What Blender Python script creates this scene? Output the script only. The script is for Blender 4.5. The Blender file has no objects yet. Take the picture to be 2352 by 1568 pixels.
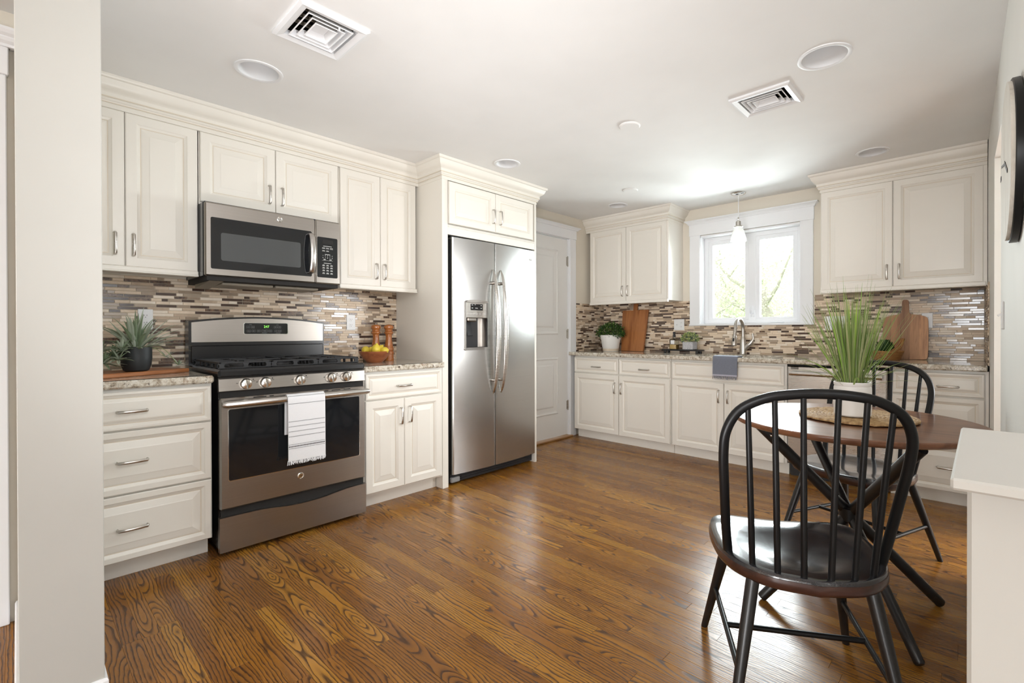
import bpy, bmesh, math, random
from math import sin, cos, pi, radians, sqrt
from mathutils import Vector, Matrix, noise
random.seed(7)
S = bpy.context.scene
COL = S.collection

# ------------------------------------------------------------------ camera, world, lights, exposure
cam = bpy.data.cameras.new('camera'); camo = bpy.data.objects.new('camera', cam); COL.objects.link(camo)
cam.sensor_width = 36.0; cam.lens = 36.0 * 1104.54 / 2352
cam.shift_x = -(1241.11 - 1176) / 2352; cam.shift_y = (766.95 - 784) / 2352
cam.clip_start = 0.02
camo.location = (3.365, 0, 1.101)
_y, _p, _r = radians(42.557), radians(-0.254), radians(-0.108)
_f = Vector((-sin(_y) * cos(_p), cos(_y) * cos(_p), sin(_p))); _R = Vector((cos(_y), sin(_y), 0)); _U = _R.cross(_f)
_R2 = cos(_r) * _R + sin(_r) * _U; _U2 = -sin(_r) * _R + cos(_r) * _U
camo.rotation_euler = Matrix((_R2, _U2, -_f)).transposed().to_euler()
S.camera = camo

W = bpy.data.worlds.new('sky'); S.world = W; W.use_nodes = True
_n = W.node_tree.nodes; _n['Background'].inputs[0].default_value = (0.92, 0.97, 1.0, 1); _n['Background'].inputs[1].default_value = 4.4

def area(name, loc, target, sx, sy, power, color=(1, 1, 1)):
    l = bpy.data.lights.new(name, 'AREA'); l.shape = 'RECTANGLE'; l.size = sx; l.size_y = sy; l.energy = power; l.color = color
    o = bpy.data.objects.new(name, l); COL.objects.link(o); o.location = loc
    o.rotation_euler = (Vector(target) - Vector(loc)).to_track_quat('-Z', 'Z').to_euler()
    return o
# added unseen lamps at made-up rear and hall windows, then daylight at the sink
area('rear_fill_lamp', (3.45, -6.32, 1.45), (2.9, 0, 1.45), 1.1, 1.6, 152, (0.97, 0.985, 1))
area('rear_fill_lamp.001', (5.3, -6.32, 1.45), (3.6, 0, 1.45), 1.2, 1.6, 70, (0.97, 0.985, 1))
area('hall_fill_lamp', (5.9, 3.95, 1.5), (3.4, 3.0, 1.2), 0.85, 1.4, 120, (0.97, 0.985, 1))
area('daylight_sink_window', (1.76, 5.04, 1.72), (1.76, 0, 0.0), 0.95, 0.85, 150, (0.90, 0.96, 1))
# two added fill lamps beside the camera: one low, aimed up; one high
fl = area('low_fill_lamp', (2.7, 0.35, 0.3), (1.6, 1.6, 2.4), 0.5, 0.5, 13.0, (0.97, 0.985, 1)); fl.data.spread = radians(110)
fl = area('high_fill_lamp', (3.2, 0.5, 2.05), (0.5, 1.8, 1.0), 0.6, 0.4, 5.5, (0.97, 0.985, 1)); fl.data.spread = radians(100)
vs = S.view_settings
vs.view_transform = 'Standard'; vs.look = 'None'; vs.gamma = 1.0; vs.use_curve_mapping = False; vs.exposure = 0.13

# ------------------------------------------------------------------ materials
def new_mat(name, color=(0.8, 0.8, 0.8), rough=0.5, metal=0.0, spec=None, coat=0.0, coat_rough=0.1):
    m = bpy.data.materials.new(name); m.use_nodes = True
    b = m.node_tree.nodes['Principled BSDF']
    b.inputs['Base Color'].default_value = (*color, 1); b.inputs['Roughness'].default_value = rough; b.inputs['Metallic'].default_value = metal
    if spec is not None: b.inputs['Specular IOR Level'].default_value = spec
    b.inputs['Coat Weight'].default_value = coat; b.inputs['Coat Roughness'].default_value = coat_rough
    return m
class NT:
    """small helper around a node tree"""
    def __init__(s, m): s.t = m.node_tree; s.b = s.t.nodes['Principled BSDF']
    def n(s, typ, **kw):
        x = s.t.nodes.new(typ)
        for k, v in kw.items(): setattr(x, k, v)
        return x
    def l(s, a, b): s.t.links.new(a, b)
    def math(s, op, a, b=None):
        x = s.n('ShaderNodeMath', operation=op)
        for i, q in enumerate((a, b)):
            if q is None: continue
            if isinstance(q, (int, float)): x.inputs[i].default_value = q
            else: s.l(q, x.inputs[i])
        return x.outputs[0]
    def ramp(s, fac, stops):
        r = s.n('ShaderNodeValToRGB'); e = r.color_ramp.elements
        while len(e) < len(stops): e.new(0.5)
        for i, (p, c) in enumerate(stops): e[i].position = p; e[i].color = (*c, 1)
        s.l(fac, r.inputs[0]); return r.outputs[0]
    def mix(s, fac, a, b, blend='MIX'):
        x = s.n('ShaderNodeMix', data_type='RGBA', blend_type=blend)
        for i, q in ((0, fac), (6, a), (7, b)):
            if isinstance(q, (int, float)): x.inputs[i].default_value = q
            elif isinstance(q, tuple): x.inputs[i].default_value = (*q, 1)
            else: s.l(q, x.inputs[i])
        return x.outputs[2]
    def pos(s): return s.n('ShaderNodeNewGeometry').outputs['Position']
    def obj(s): return s.n('ShaderNodeTexCoord').outputs['Object']
    def scale(s, v, sc):
        x = s.n('ShaderNodeVectorMath', operation='MULTIPLY'); s.l(v, x.inputs[0]); x.inputs[1].default_value = sc; return x.outputs[0]
    def noise(s, v, scale, detail=3, rough=0.5, dist=0.0):
        x = s.n('ShaderNodeTexNoise'); x.inputs['Scale'].default_value = scale; x.inputs['Detail'].default_value = detail
        x.inputs['Roughness'].default_value = rough; x.inputs['Distortion'].default_value = dist
        s.l(v, x.inputs['Vector']); return x.outputs[0]
    def bump(s, h, strength=0.1, dist=0.01):
        x = s.n('ShaderNodeBump'); x.inputs['Strength'].default_value = strength; x.inputs['Distance'].default_value = dist
        s.l(h, x.inputs['Height']); s.l(x.outputs[0], s.b.inputs['Normal'])

def paint(name, c, rough=0.45, var=0.02, bump=0.02):
    m = new_mat(name, c, rough); t = NT(m); n = t.noise(t.pos(), 3.0, 3)
    t.l(t.ramp(n, [(0.3, tuple(x * (1 - var) for x in c)), (0.7, tuple(min(1, x * (1 + var)) for x in c))]), t.b.inputs['Base Color'])
    if bump: t.bump(t.noise(t.pos(), 180, 2), bump, 0.002)
    return m
M = {}
M['ceiling'] = paint('ceiling_paint', (0.865, 0.86, 0.85), 0.8)
M['wall'] = paint('warm_wall_paint', (0.76, 0.70, 0.60), 0.7)
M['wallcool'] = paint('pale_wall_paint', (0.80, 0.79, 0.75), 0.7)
M['dimmedpaint'] = paint('darkened_wall_paint', (0.515, 0.505, 0.47), 0.7)  # wall paint colour darkened to offset excess light on pillar and half wall
M['trim'] = paint('white_trim_paint', (0.84, 0.845, 0.86), 0.5, 0.01)
M['doorpaint'] = paint('white_door_paint', (0.81, 0.80, 0.78), 0.35, 0.01)
M['cream'] = paint('cream_cabinet_paint', (0.815, 0.775, 0.705), 0.33, 0.012, 0.01)
M['glaze'] = paint('tan_glaze_line', (0.70, 0.62, 0.50), 0.4, 0.03, 0)
M['cabin'] = paint('cabinet_interior', (0.55, 0.44, 0.30), 0.6)

def brushed(name, c, rough, axis, amt=0.05, bmp=0.04, blot=0.10):
    m = new_mat(name, c, rough, 1.0); t = NT(m)
    sc = {'z': (2, 2, 420), 'x': (420, 2, 2), 'y': (2, 420, 2), 'h': (4, 4, 500)}[axis]
    n = t.noise(t.scale(t.obj(), sc), 1.0, 3); sm = t.noise(t.obj(), 5.0, 3)
    r = t.math('ADD', t.math('MULTIPLY', n, amt * 2), t.math('ADD', t.math('MULTIPLY', sm, blot), rough - amt - blot / 2))
    t.l(r, t.b.inputs['Roughness'])
    t.l(t.ramp(n, [(0.3, tuple(x * 0.93 for x in c)), (0.7, c)]), t.b.inputs['Base Color'])
    if bmp: t.bump(n, bmp, 0.001)
    return m
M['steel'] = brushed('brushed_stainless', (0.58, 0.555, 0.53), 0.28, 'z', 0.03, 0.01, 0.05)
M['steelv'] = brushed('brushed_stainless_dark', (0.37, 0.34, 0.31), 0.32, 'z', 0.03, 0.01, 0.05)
M['fridgesteel'] = brushed('fridge_stainless', (0.50, 0.49, 0.475), 0.25, 'z', 0.006, 0.0, 0.02)
M['nickel'] = brushed('brushed_nickel', (0.58, 0.55, 0.51), 0.28, 'z', 0.02, 0.0, 0.02)
M['chrome'] = new_mat('polished_metal', (0.80, 0.79, 0.77), 0.12, 1.0)
M['knob'] = new_mat('satin_knob_metal', (0.82, 0.79, 0.74), 0.22, 1.0)
M['black'] = paint('black_enamel', (0.012, 0.012, 0.013), 0.22, 0.1, 0)
M['iron'] = paint('cast_iron', (0.022, 0.022, 0.024), 0.55, 0.15, 0.15)
M['blackplastic'] = paint('black_plastic', (0.02, 0.02, 0.022), 0.4, 0.1, 0)
M['gap'] = paint('shadow_gap', (0.015, 0.013, 0.012), 0.8, 0.1, 0)
M['ovenglass'] = new_mat('dark_oven_glass', (0.012, 0.013, 0.015), 0.06, 0.0, 0.6)
M['screenmesh'] = new_mat('microwave_window', (0.07, 0.074, 0.075), 0.25)
M['white'] = paint('white_plastic', (0.82, 0.82, 0.82), 0.35, 0.01, 0)
M['print'] = new_mat('pale_print', (0.62, 0.62, 0.60), 0.6)
M['greyprint'] = new_mat('grey_print', (0.25, 0.25, 0.25), 0.6)
M['led'] = new_mat('green_led', (0.1, 0.6, 0.05), 0.5)
M['led'].node_tree.nodes['Principled BSDF'].inputs['Emission Color'].default_value = (0.35, 1, 0.12, 1)
M['led'].node_tree.nodes['Principled BSDF'].inputs['Emission Strength'].default_value = 1.0
M['ceramic'] = paint('white_ceramic', (0.82, 0.80, 0.77), 0.35, 0.01, 0)
M['blackpot'] = paint('matt_black_pot', (0.018, 0.02, 0.022), 0.5, 0.1, 0.05)
M['soil'] = paint('dark_soil', (0.05, 0.035, 0.02), 0.9, 0.3, 0.3)
M['filter'] = paint('grease_filter', (0.32, 0.28, 0.22), 0.5, 0.25, 0.2)

def wood(name, dark, light, axis='x', scale=1.0, rough=0.35, coat=0.0, lines=0.55):
    m = new_mat(name, light, rough, coat=coat); t = NT(m)
    st = {'x': (1.2, 14, 14), 'y': (14, 1.2, 14), 'z': (14, 14, 1.2)}[axis]
    v = t.scale(t.obj(), tuple(q * scale for q in st))
    n = t.noise(v, 1.6, 4, 0.6, 0.6); f = t.noise(t.scale(v, (6, 6, 6)), 2.0, 2)
    c = t.ramp(n, [(0.28, dark), (lines, light), (0.8, tuple(x * 0.8 for x in light))])
    c = t.mix(t.math('MULTIPLY', f, 0.35), c, dark)
    t.l(c, t.b.inputs['Base Color']); t.bump(f, 0.06, 0.002)
    return m
M['walnut'] = wood('walnut_veneer', (0.10, 0.04, 0.022), (0.24, 0.105, 0.055), 'x', 1.0, 0.28, 0.4)
M['acacia'] = wood('acacia_board', (0.17, 0.06, 0.025), (0.46, 0.22, 0.095), 'z', 1.0, 0.45)
M['teak'] = wood('reddish_board', (0.22, 0.07, 0.02), (0.47, 0.19, 0.06), 'z', 1.3, 0.4)
M['orangewood'] = wood('orange_board', (0.30, 0.10, 0.035), (0.50, 0.20, 0.075), 'y', 1.0, 0.4)
M['millwood'] = wood('turned_cherry', (0.26, 0.075, 0.018), (0.47, 0.16, 0.04), 'z', 1.5, 0.25, 0.5)
M['bowlwood'] = wood('bowl_wood', (0.20, 0.05, 0.018), (0.42, 0.135, 0.045), 'y', 1.2, 0.28, 0.4)
M['blackwood'] = wood('black_stained_wood', (0.004, 0.004, 0.0045), (0.012, 0.0115, 0.012), 'y', 1.5, 0.38, 0.1)
M['seatwood'] = wood('black_stained_seat', (0.006, 0.006, 0.008), (0.030, 0.030, 0.034), 'y', 2.2, 0.22, 0.8)
M['rimwood'] = wood('worn_brown_rim', (0.015, 0.008, 0.006), (0.07, 0.028, 0.02), 'x', 1.5, 0.3, 0.3)
M['blackmetal'] = new_mat('black_powder_coat', (0.006, 0.006, 0.0065), 0.36, spec=0.3)
M['threshold'] = wood('oak_threshold', (0.24, 0.11, 0.04), (0.46, 0.25, 0.10), 'y', 1.0, 0.35)
M['whitewash'] = wood('whitewashed_planks', (0.50, 0.45, 0.38), (0.74, 0.70, 0.63), 'z', 1.5, 0.7)
M['trunk'] = wood('tree_bark', (0.26, 0.23, 0.20), (0.42, 0.39, 0.34), 'z', 1.0, 0.9)

def leafmat(name, a, b, rough=0.5, trans=0.25):
    m = new_mat(name, a, rough); t = NT(m)
    n = t.noise(t.pos(), 9.0, 2)
    t.l(t.ramp(n, [(0.3, a), (0.7, b)]), t.b.inputs['Base Color'])
    t.b.inputs['Subsurface Weight'].default_value = 0.0
    if trans:
        tr = t.n('ShaderNodeBsdfTranslucent'); tr.inputs[0].default_value = (*[(x + y) / 2 for x, y in zip(a, b)], 1)
        ms = t.n('ShaderNodeMixShader'); ms.inputs[0].default_value = trans
        t.l(t.b.outputs[0], ms.inputs[1]); t.l(tr.outputs[0], ms.inputs[2])
        t.l(ms.outputs[0], t.t.nodes['Material Output'].inputs['Surface'])
    return m
M['grassA'] = leafmat('grass_mid', (0.16, 0.25, 0.06), (0.28, 0.36, 0.12))
M['grassB'] = leafmat('grass_olive', (0.26, 0.29, 0.12), (0.42, 0.44, 0.22))
M['grassC'] = leafmat('grass_bright', (0.15, 0.33, 0.03), (0.36, 0.52, 0.08))
M['sage'] = leafmat('sage_leaf', (0.34, 0.40, 0.29), (0.60, 0.64, 0.54))
M['sagedark'] = leafmat('sage_leaf_dark', (0.15, 0.21, 0.12), (0.32, 0.38, 0.25))
M['box'] = leafmat('dark_green_leaf', (0.012, 0.045, 0.012), (0.04, 0.10, 0.02))
M['boxlight'] = leafmat('fresh_green_leaf', (0.06, 0.16, 0.02), (0.14, 0.26, 0.04))
M['yellowgreen'] = leafmat('yellow_green_leaf', (0.35, 0.42, 0.12), (0.62, 0.66, 0.30))
M['greyleaf'] = leafmat('grey_green_leaf', (0.06, 0.12, 0.07), (0.14, 0.20, 0.13))
M['treeleaf'] = leafmat('tree_leaf', (0.50, 0.55, 0.37), (0.68, 0.71, 0.54), 0.7, 0.5)
M['lawn'] = leafmat('lawn', (0.10, 0.18, 0.05), (0.18, 0.26, 0.08), 0.9, 0)
M['lemon'] = paint('lemon_skin', (0.80, 0.62, 0.06), 0.38, 0.06, 0.15)
M['rattan'] = paint('rattan', (0.40, 0.19, 0.06), 0.5, 0.25, 0)

def woven():
    m = new_mat('woven_seagrass', (0.5, 0.33, 0.16), 0.8); t = NT(m)
    n = t.noise(t.scale(t.obj(), (60, 60, 20)), 1.0, 3, 0.7); q = t.noise(t.obj(), 8, 2)
    c = t.ramp(n, [(0.3, (0.24, 0.13, 0.05)), (0.55, (0.52, 0.34, 0.16)), (0.75, (0.66, 0.48, 0.27))])
    t.l(t.mix(t.math('MULTIPLY', q, 0.3), c, (0.36, 0.2, 0.08)), t.b.inputs['Base Color']); t.bump(n, 0.5, 0.004)
    return m
M['woven'] = woven()
def granite():
    m = new_mat('speckled_granite', (0.6, 0.55, 0.45), 0.10, spec=0.5); t = NT(m); p = t.pos()
    a = t.noise(p, 38, 5, 0.7); b = t.noise(p, 75, 4, 0.75, 0.6); d = t.noise(p, 16, 4, 0.7); e = t.noise(p, 130, 2)
    c = t.ramp(a, [(0.34, (0.20, 0.16, 0.12)), (0.44, (0.46, 0.39, 0.30)), (0.55, (0.66, 0.61, 0.52)), (0.7, (0.80, 0.77, 0.70))])
    c = t.mix(t.ramp(b, [(0.34, (1, 1, 1)), (0.41, (0, 0, 0))]), c, (0.055, 0.035, 0.028))
    c = t.mix(t.ramp(d, [(0.62, (0, 0, 0)), (0.72, (0.7, 0.7, 0.7))]), c, (0.30, 0.17, 0.10))
    c = t.mix(t.ramp(e, [(0.62, (0, 0, 0)), (0.70, (0.8, 0.8, 0.8))]), c, (0.30, 0.28, 0.25))
    t.l(c, t.b.inputs['Base Color']); return m
M['granite'] = granite()
def stone(name, c, dark, amt, rough, sc=22):
    m = new_mat(name, c, rough); t = NT(m); n = t.noise(t.pos(), sc, 5, 0.65, 0.8)
    t.l(t.ramp(n, [(0.5 - amt, dark), (0.5 + amt, c)]), t.b.inputs['Base Color']); return m
TILES = [stone('tile_cream_travertine', (0.80, 0.655, 0.50), (0.68, 0.53, 0.385), 0.2, 0.42), stone('tile_pale_travertine', (0.86, 0.755, 0.635), (0.78, 0.66, 0.53), 0.2, 0.42),
         stone('tile_beige_stone', (0.56, 0.42, 0.29), (0.43, 0.31, 0.21), 0.2, 0.4), stone('tile_taupe_glass', (0.37, 0.275, 0.195), (0.33, 0.245, 0.175), 0.2, 0.16),
         stone('tile_brown_glass', (0.085, 0.048, 0.035), (0.065, 0.036, 0.026), 0.2, 0.15), stone('tile_brown_marble', (0.22, 0.125, 0.07), (0.045, 0.022, 0.014), 0.13, 0.25, 60),
         stone('tile_grey_glass', (0.44, 0.345, 0.255), (0.40, 0.31, 0.23), 0.2, 0.16)]
TW = [32, 17, 10, 13, 14, 9, 6]
M['grout'] = paint('sand_grout', (0.66, 0.56, 0.44), 0.85, 0.05, 0.1)

def oak_floor():
    m = new_mat('stained_oak', (0.3, 0.13, 0.04), 0.24, spec=0.36, coat=0.0); t = NT(m)
    at = t.n('ShaderNodeAttribute'); at.attribute_name = 'plank'
    sx = t.n('ShaderNodeSeparateXYZ'); t.l(at.outputs['Vector'], sx.inputs[0])
    r1, r2, yc = sx.outputs
    sp = t.n('ShaderNodeSeparateXYZ'); t.l(t.pos(), sp.inputs[0]); X, Y, Z = sp.outputs
    v = t.math('ADD', t.math('SUBTRACT', Y, yc), t.math('MULTIPLY', t.math('SUBTRACT', r2, 0.5), 0.11))
    xo = t.math('ADD', X, t.math('MULTIPLY', r1, 37.0))
    def comb(a, b, c):
        x = t.n('ShaderNodeCombineXYZ')
        for i, q in enumerate((a, b, c)):
            if isinstance(q, (int, float)): x.inputs[i].default_value = q
            else: t.l(q, x.inputs[i])
        return x.outputs[0]
    # the saw cuts each board out of a log whose rings lie ~5 mm apart; depth of cut wanders along the board
    dep = t.math('MULTIPLY', t.math('SUBTRACT', t.noise(comb(xo, t.math('MULTIPLY', r2, 19.0), 0.0), 1.2, 2, 0.5), 0.5), 0.24)
    wob = t.math('MULTIPLY', t.math('SUBTRACT', t.noise(comb(t.math('MULTIPLY', xo, 9.0), t.math('MULTIPLY', v, 40.0), r1), 1.0, 3, 0.65), 0.5), 0.018)
    vv = t.math('ADD', v, wob)
    rad = t.math('SQRT', t.math('ADD', t.math('MULTIPLY', vv, vv), t.math('MULTIPLY', dep, dep)))
    ring = t.math('FRACT', t.math('MULTIPLY', rad, 100.0))
    brk = t.noise(comb(t.math('MULTIPLY', xo, 30.0), t.math('MULTIPLY', v, 400.0), 2.0), 1.0, 2, 0.6)
    line = t.ramp(ring, [(0.0, (0.85, 0.85, 0.85)), (0.10, (1, 1, 1)), (0.30, (0.35, 0.35, 0.35)), (0.55, (0.08, 0.08, 0.08)), (0.93, (0, 0, 0)), (1.0, (0.85, 0.85, 0.85))])
    lf = t.n('ShaderNodeRGBToBW'); t.l(line, lf.inputs[0])
    lineF = t.math('MULTIPLY', lf.outputs[0], t.math('ADD', t.math('MULTIPLY', brk, 0.9), 0.45))
    fine = t.noise(comb(t.math('MULTIPLY', xo, 8.0), t.math('MULTIPLY', v, 700.0), r2), 1.0, 3, 0.6)
    tone = t.ramp(r1, [(0.0, (0.25, 0.096, 0.013)), (0.35, (0.35, 0.142, 0.017)), (0.65, (0.43, 0.185, 0.021)), (1.0, (0.50, 0.235, 0.030))])
    c = t.mix(t.math('MULTIPLY', fine, 0.45), tone, (0.15, 0.058, 0.018))
    c = t.mix(t.math('MINIMUM', t.math('MULTIPLY', lineF, 1.0), 0.92), c, (0.030, 0.011, 0.005))
    t.l(c, t.b.inputs['Base Color'])
    t.l(t.math('ADD', t.math('MULTIPLY', lineF, 0.12), t.math('ADD', t.math('MULTIPLY', t.noise(t.pos(), 6.0, 3), 0.16), 0.16)), t.b.inputs['Roughness'])
    t.bump(t.math('ADD', t.math('MULTIPLY', lineF, -0.6), t.math('MULTIPLY', t.noise(t.pos(), 14, 2), 1.2)), 0.10, 0.002)
    return m
M['oak'] = oak_floor()
def glass(name, tint=(1, 1, 1), rough=0.0):
    m = bpy.data.materials.new(name); m.use_nodes = True; t = m.node_tree; t.nodes.remove(t.nodes['Principled BSDF'])
    tr = t.nodes.new('ShaderNodeBsdfTransparent'); tr.inputs[0].default_value = (*tint, 1)
    gl = t.nodes.new('ShaderNodeBsdfGlossy'); gl.inputs['Roughness'].default_value = rough
    fr = t.nodes.new('ShaderNodeFresnel'); fr.inputs[0].default_value = 1.45
    mx = t.nodes.new('ShaderNodeMixShader'); t.links.new(fr.outputs[0], mx.inputs[0]); t.links.new(tr.outputs[0], mx.inputs[1]); t.links.new(gl.outputs[0], mx.inputs[2])
    t.links.new(mx.outputs[0], t.nodes['Material Output'].inputs['Surface']); return m
M['pane'] = glass('window_glass', (0.96, 0.98, 0.97))
M['bottleglass'] = glass('clear_bottle_glass', (0.93, 0.95, 0.93))
M['amber'] = new_mat('amber_soap', (0.62, 0.42, 0.16), 0.2)
def frosted():
    m = new_mat('frosted_shade', (0.86, 0.85, 0.82), 0.35); t = NT(m)
    tr = t.n('ShaderNodeBsdfTranslucent'); tr.inputs[0].default_value = (0.9, 0.9, 0.88, 1)
    tp = t.n('ShaderNodeBsdfTransparent')
    m1 = t.n('ShaderNodeMixShader'); m1.inputs[0].default_value = 0.5; t.l(t.b.outputs[0], m1.inputs[1]); t.l(tr.outputs[0], m1.inputs[2])
    m2 = t.n('ShaderNodeMixShader'); m2.inputs[0].default_value = 0.25; t.l(m1.outputs[0], m2.inputs[1]); t.l(tp.outputs[0], m2.inputs[2])
    t.l(m2.outputs[0], t.t.nodes['Material Output'].inputs['Surface']); return m
M['frosted'] = frosted()
def cloth(name, c, weave=600, lo=0.78):
    m = new_mat(name, c, 0.9); t = NT(m); o = t.obj()
    w = t.n('ShaderNodeTexWave'); w.inputs['Scale'].default_value = weave / 6; w.bands_direction = 'X'; t.l(o, w.inputs[0])
    w2 = t.n('ShaderNodeTexWave'); w2.inputs['Scale'].default_value = weave / 6; w2.bands_direction = 'Z'; t.l(o, w2.inputs[0])
    f = t.math('MULTIPLY', w.outputs['Fac'], w2.outputs['Fac']); n = t.noise(o, 300, 2)
    t.l(t.ramp(n, [(0.3, tuple(x * lo for x in c)), (0.7, c)]), t.b.inputs['Base Color']); t.bump(f, 0.15, 0.001)
    return m
M['whitecloth'] = cloth('white_cotton', (0.84, 0.84, 0.86), 600, 0.95)
M['bluecloth'] = cloth('blue_grey_cotton', (0.20, 0.215, 0.265))
M['bandcloth'] = cloth('pale_cotton_band', (0.48, 0.47, 0.55))
M['blackthread'] = cloth('black_thread', (0.03, 0.03, 0.035))
def concrete():
    m = new_mat('speckled_concrete', (0.5, 0.5, 0.52), 0.8); t = NT(m); n = t.noise(t.obj(), 160, 3)
    t.l(t.ramp(n, [(0.3, (0.34, 0.33, 0.35)), (0.7, (0.62, 0.61, 0.63))]), t.b.inputs['Base Color']); return m
M['concrete'] = concrete()

# ------------------------------------------------------------------ geometry helpers
class G:
    def __init__(s): s.v = []; s.f = []; s.mi = []
    def add(s, vs, fs, mi=0):
        o = len(s.v); s.v += [tuple(v) for v in vs]; s.f += [tuple(i + o for i in f) for f in fs]; s.mi += [mi] * len(fs); return s
    def box(s, x0, x1, y0, y1, z0, z1, mi=0):
        return s.add([(x0, y0, z0), (x1, y0, z0), (x1, y1, z0), (x0, y1, z0), (x0, y0, z1), (x1, y0, z1), (x1, y1, z1), (x0, y1, z1)],
                     [(0, 3, 2, 1), (4, 5, 6, 7), (0, 1, 5, 4), (1, 2, 6, 5), (2, 3, 7, 6), (3, 0, 4, 7)], mi)
    def cbox(s, x0, x1, y0, y1, z0, z1, c=0.004, mi=0, T=None):
        cx, cy, cz = (x0 + x1) / 2, (y0 + y1) / 2, (z0 + z1) / 2; h = ((x1 - x0) / 2, (y1 - y0) / 2, (z1 - z0) / 2)
        c = min(c, *[q * 0.9 for q in h]); vs = []; ix = {}
        for sx in (-1, 1):
            for sy in (-1, 1):
                for sz in (-1, 1):
                    sg = (sx, sy, sz)
                    for a in range(3):
                        p = [sg[k] * (h[k] - (0 if k == a else c)) for k in range(3)]
                        ix[sg, a] = len(vs); vs.append(Vector((p[0] + cx, p[1] + cy, p[2] + cz)))
        if T is not None: vs = [T @ v for v in vs]
        fs = []
        for a in range(3):
            b, d = (a + 1) % 3, (a + 2) % 3
            for sa in (-1, 1):
                q = []
                for sb, sd in ((-1, -1), (1, -1), (1, 1), (-1, 1)):
                    g = [0, 0, 0]; g[a] = sa; g[b] = sb; g[d] = sd; q.append(ix[tuple(g), a])
                fs.append(q if sa > 0 else q[::-1])
            for sb in (-1, 1):
                for sd in (-1, 1):
                    g0 = [0, 0, 0]; g0[b] = sb; g0[d] = sd; g1 = list(g0); g0[a] = -1; g1[a] = 1
                    q = [ix[tuple(g0), b], ix[tuple(g1), b], ix[tuple(g1), d], ix[tuple(g0), d]]
                    fs.append(q if sb * sd > 0 else q[::-1])
        for sx in (-1, 1):
            for sy in (-1, 1):
                for sz in (-1, 1):
                    g = (sx, sy, sz); q = [ix[g, 0], ix[g, 1], ix[g, 2]]; fs.append(q if sx * sy * sz > 0 else q[::-1])
        return s.add(vs, fs, mi)
    def tube(s, path, r, n=10, closed=False, mi=0, flat=None, up=None, caps=True):
        P = [Vector(p) for p in path]; N = len(P); rs = r if isinstance(r, (list, tuple)) else [r] * N
        tg = []
        for i in range(N):
            a = P[(i - 1) % N] if closed or i > 0 else P[i]; b = P[(i + 1) % N] if closed or i < N - 1 else P[i]
            tg.append((b - a).normalized())
        u = Vector(up) if up else (Vector((0, 0, 1)) if abs(tg[0].z) < 0.9 else Vector((1, 0, 0)))
        u = (u - tg[0] * u.dot(tg[0])).normalized(); vs = []
        for i in range(N):
            if i: u = (u - tg[i] * u.dot(tg[i])).normalized()
            w = tg[i].cross(u)
            fa, fb = flat if flat else (1, 1)
            for k in range(n):
                a = 2 * pi * k / n + (pi / n if n == 4 else 0); vs.append(P[i] + (u * cos(a) * fa + w * sin(a) * fb) * rs[i])
        fs = []
        for i in range(N if closed else N - 1):
            j = (i + 1) % N
            for k in range(n):
                l = (k + 1) % n; fs.append((i * n + k, i * n + l, j * n + l, j * n + k))
        if caps and not closed: fs += [tuple(range(n))[::-1], tuple((N - 1) * n + k for k in range(n))]
        return s.add(vs, fs, mi)
    def lathe(s, prof, n=32, c=(0, 0, 0), mi=0, T=None, caps=False):
        vs = []; fs = []; m = len(prof)
        for r, z in prof:
            for k in range(n):
                a = 2 * pi * k / n; v = Vector((r * cos(a), r * sin(a), z))
                if T is not None: v = T @ v
                vs.append(v + Vector(c))
        for i in range(m - 1):
            for k in range(n):
                l = (k + 1) % n; fs.append((i * n + k, i * n + l, (i + 1) * n + l, (i + 1) * n + k))
        if caps and prof[0][0] > 1e-5: fs.append(tuple(range(n))[::-1])
        if caps and prof[-1][0] > 1e-5: fs.append(tuple((m - 1) * n + k for k in range(n)))
        return s.add(vs, fs, mi)
    def prism(s, poly, a, b, axis='y', mi=0):
        """polygon in the two other axes extruded from a to b along axis"""
        def P(p, t): return {'y': (p[0], t, p[1]), 'x': (t, p[0], p[1]), 'z': (p[0], p[1], t)}[axis]
        n = len(poly); vs = [P(p, a) for p in poly] + [P(p, b) for p in poly]
        return s.add(vs, [tuple(range(n))[::-1], tuple(range(n, 2 * n))] + [(i, (i + 1) % n, n + (i + 1) % n, n + i) for i in range(n)], mi)
    def sweep(s, prof, path, side=1, mi=0, closed=False):
        """profile [(out, z)] along a plan polyline [(x, y)], mitred; out goes to the right of travel when side is 1"""
        P = [Vector((p[0], p[1])) for p in path]; N = len(P); vs = []; m = len(prof)
        for i in range(N):
            d0 = (P[i] - P[i - 1]).normalized() if i > 0 else None; d1 = (P[i + 1] - P[i]).normalized() if i < N - 1 else None
            if d0 is None: d0 = d1
            if d1 is None: d1 = d0
            n0 = Vector((d0.y, -d0.x)) * side; n1 = Vector((d1.y, -d1.x)) * side
            mt = (n0 + n1).normalized(); k = 1 / max(0.3, mt.dot(n0))
            for o, z in prof: vs.append((P[i].x + mt.x * o * k, P[i].y + mt.y * o * k, z))
        fs = [(i * m + j, i * m + (j + 1) % m, (i + 1) * m + (j + 1) % m, (i + 1) * m + j) for i in range(N - 1) for j in range(m)]
        fs += [tuple(range(m))[::-1], tuple((N - 1) * m + j for j in range(m))]
        return s.add(vs, fs, mi)
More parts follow.
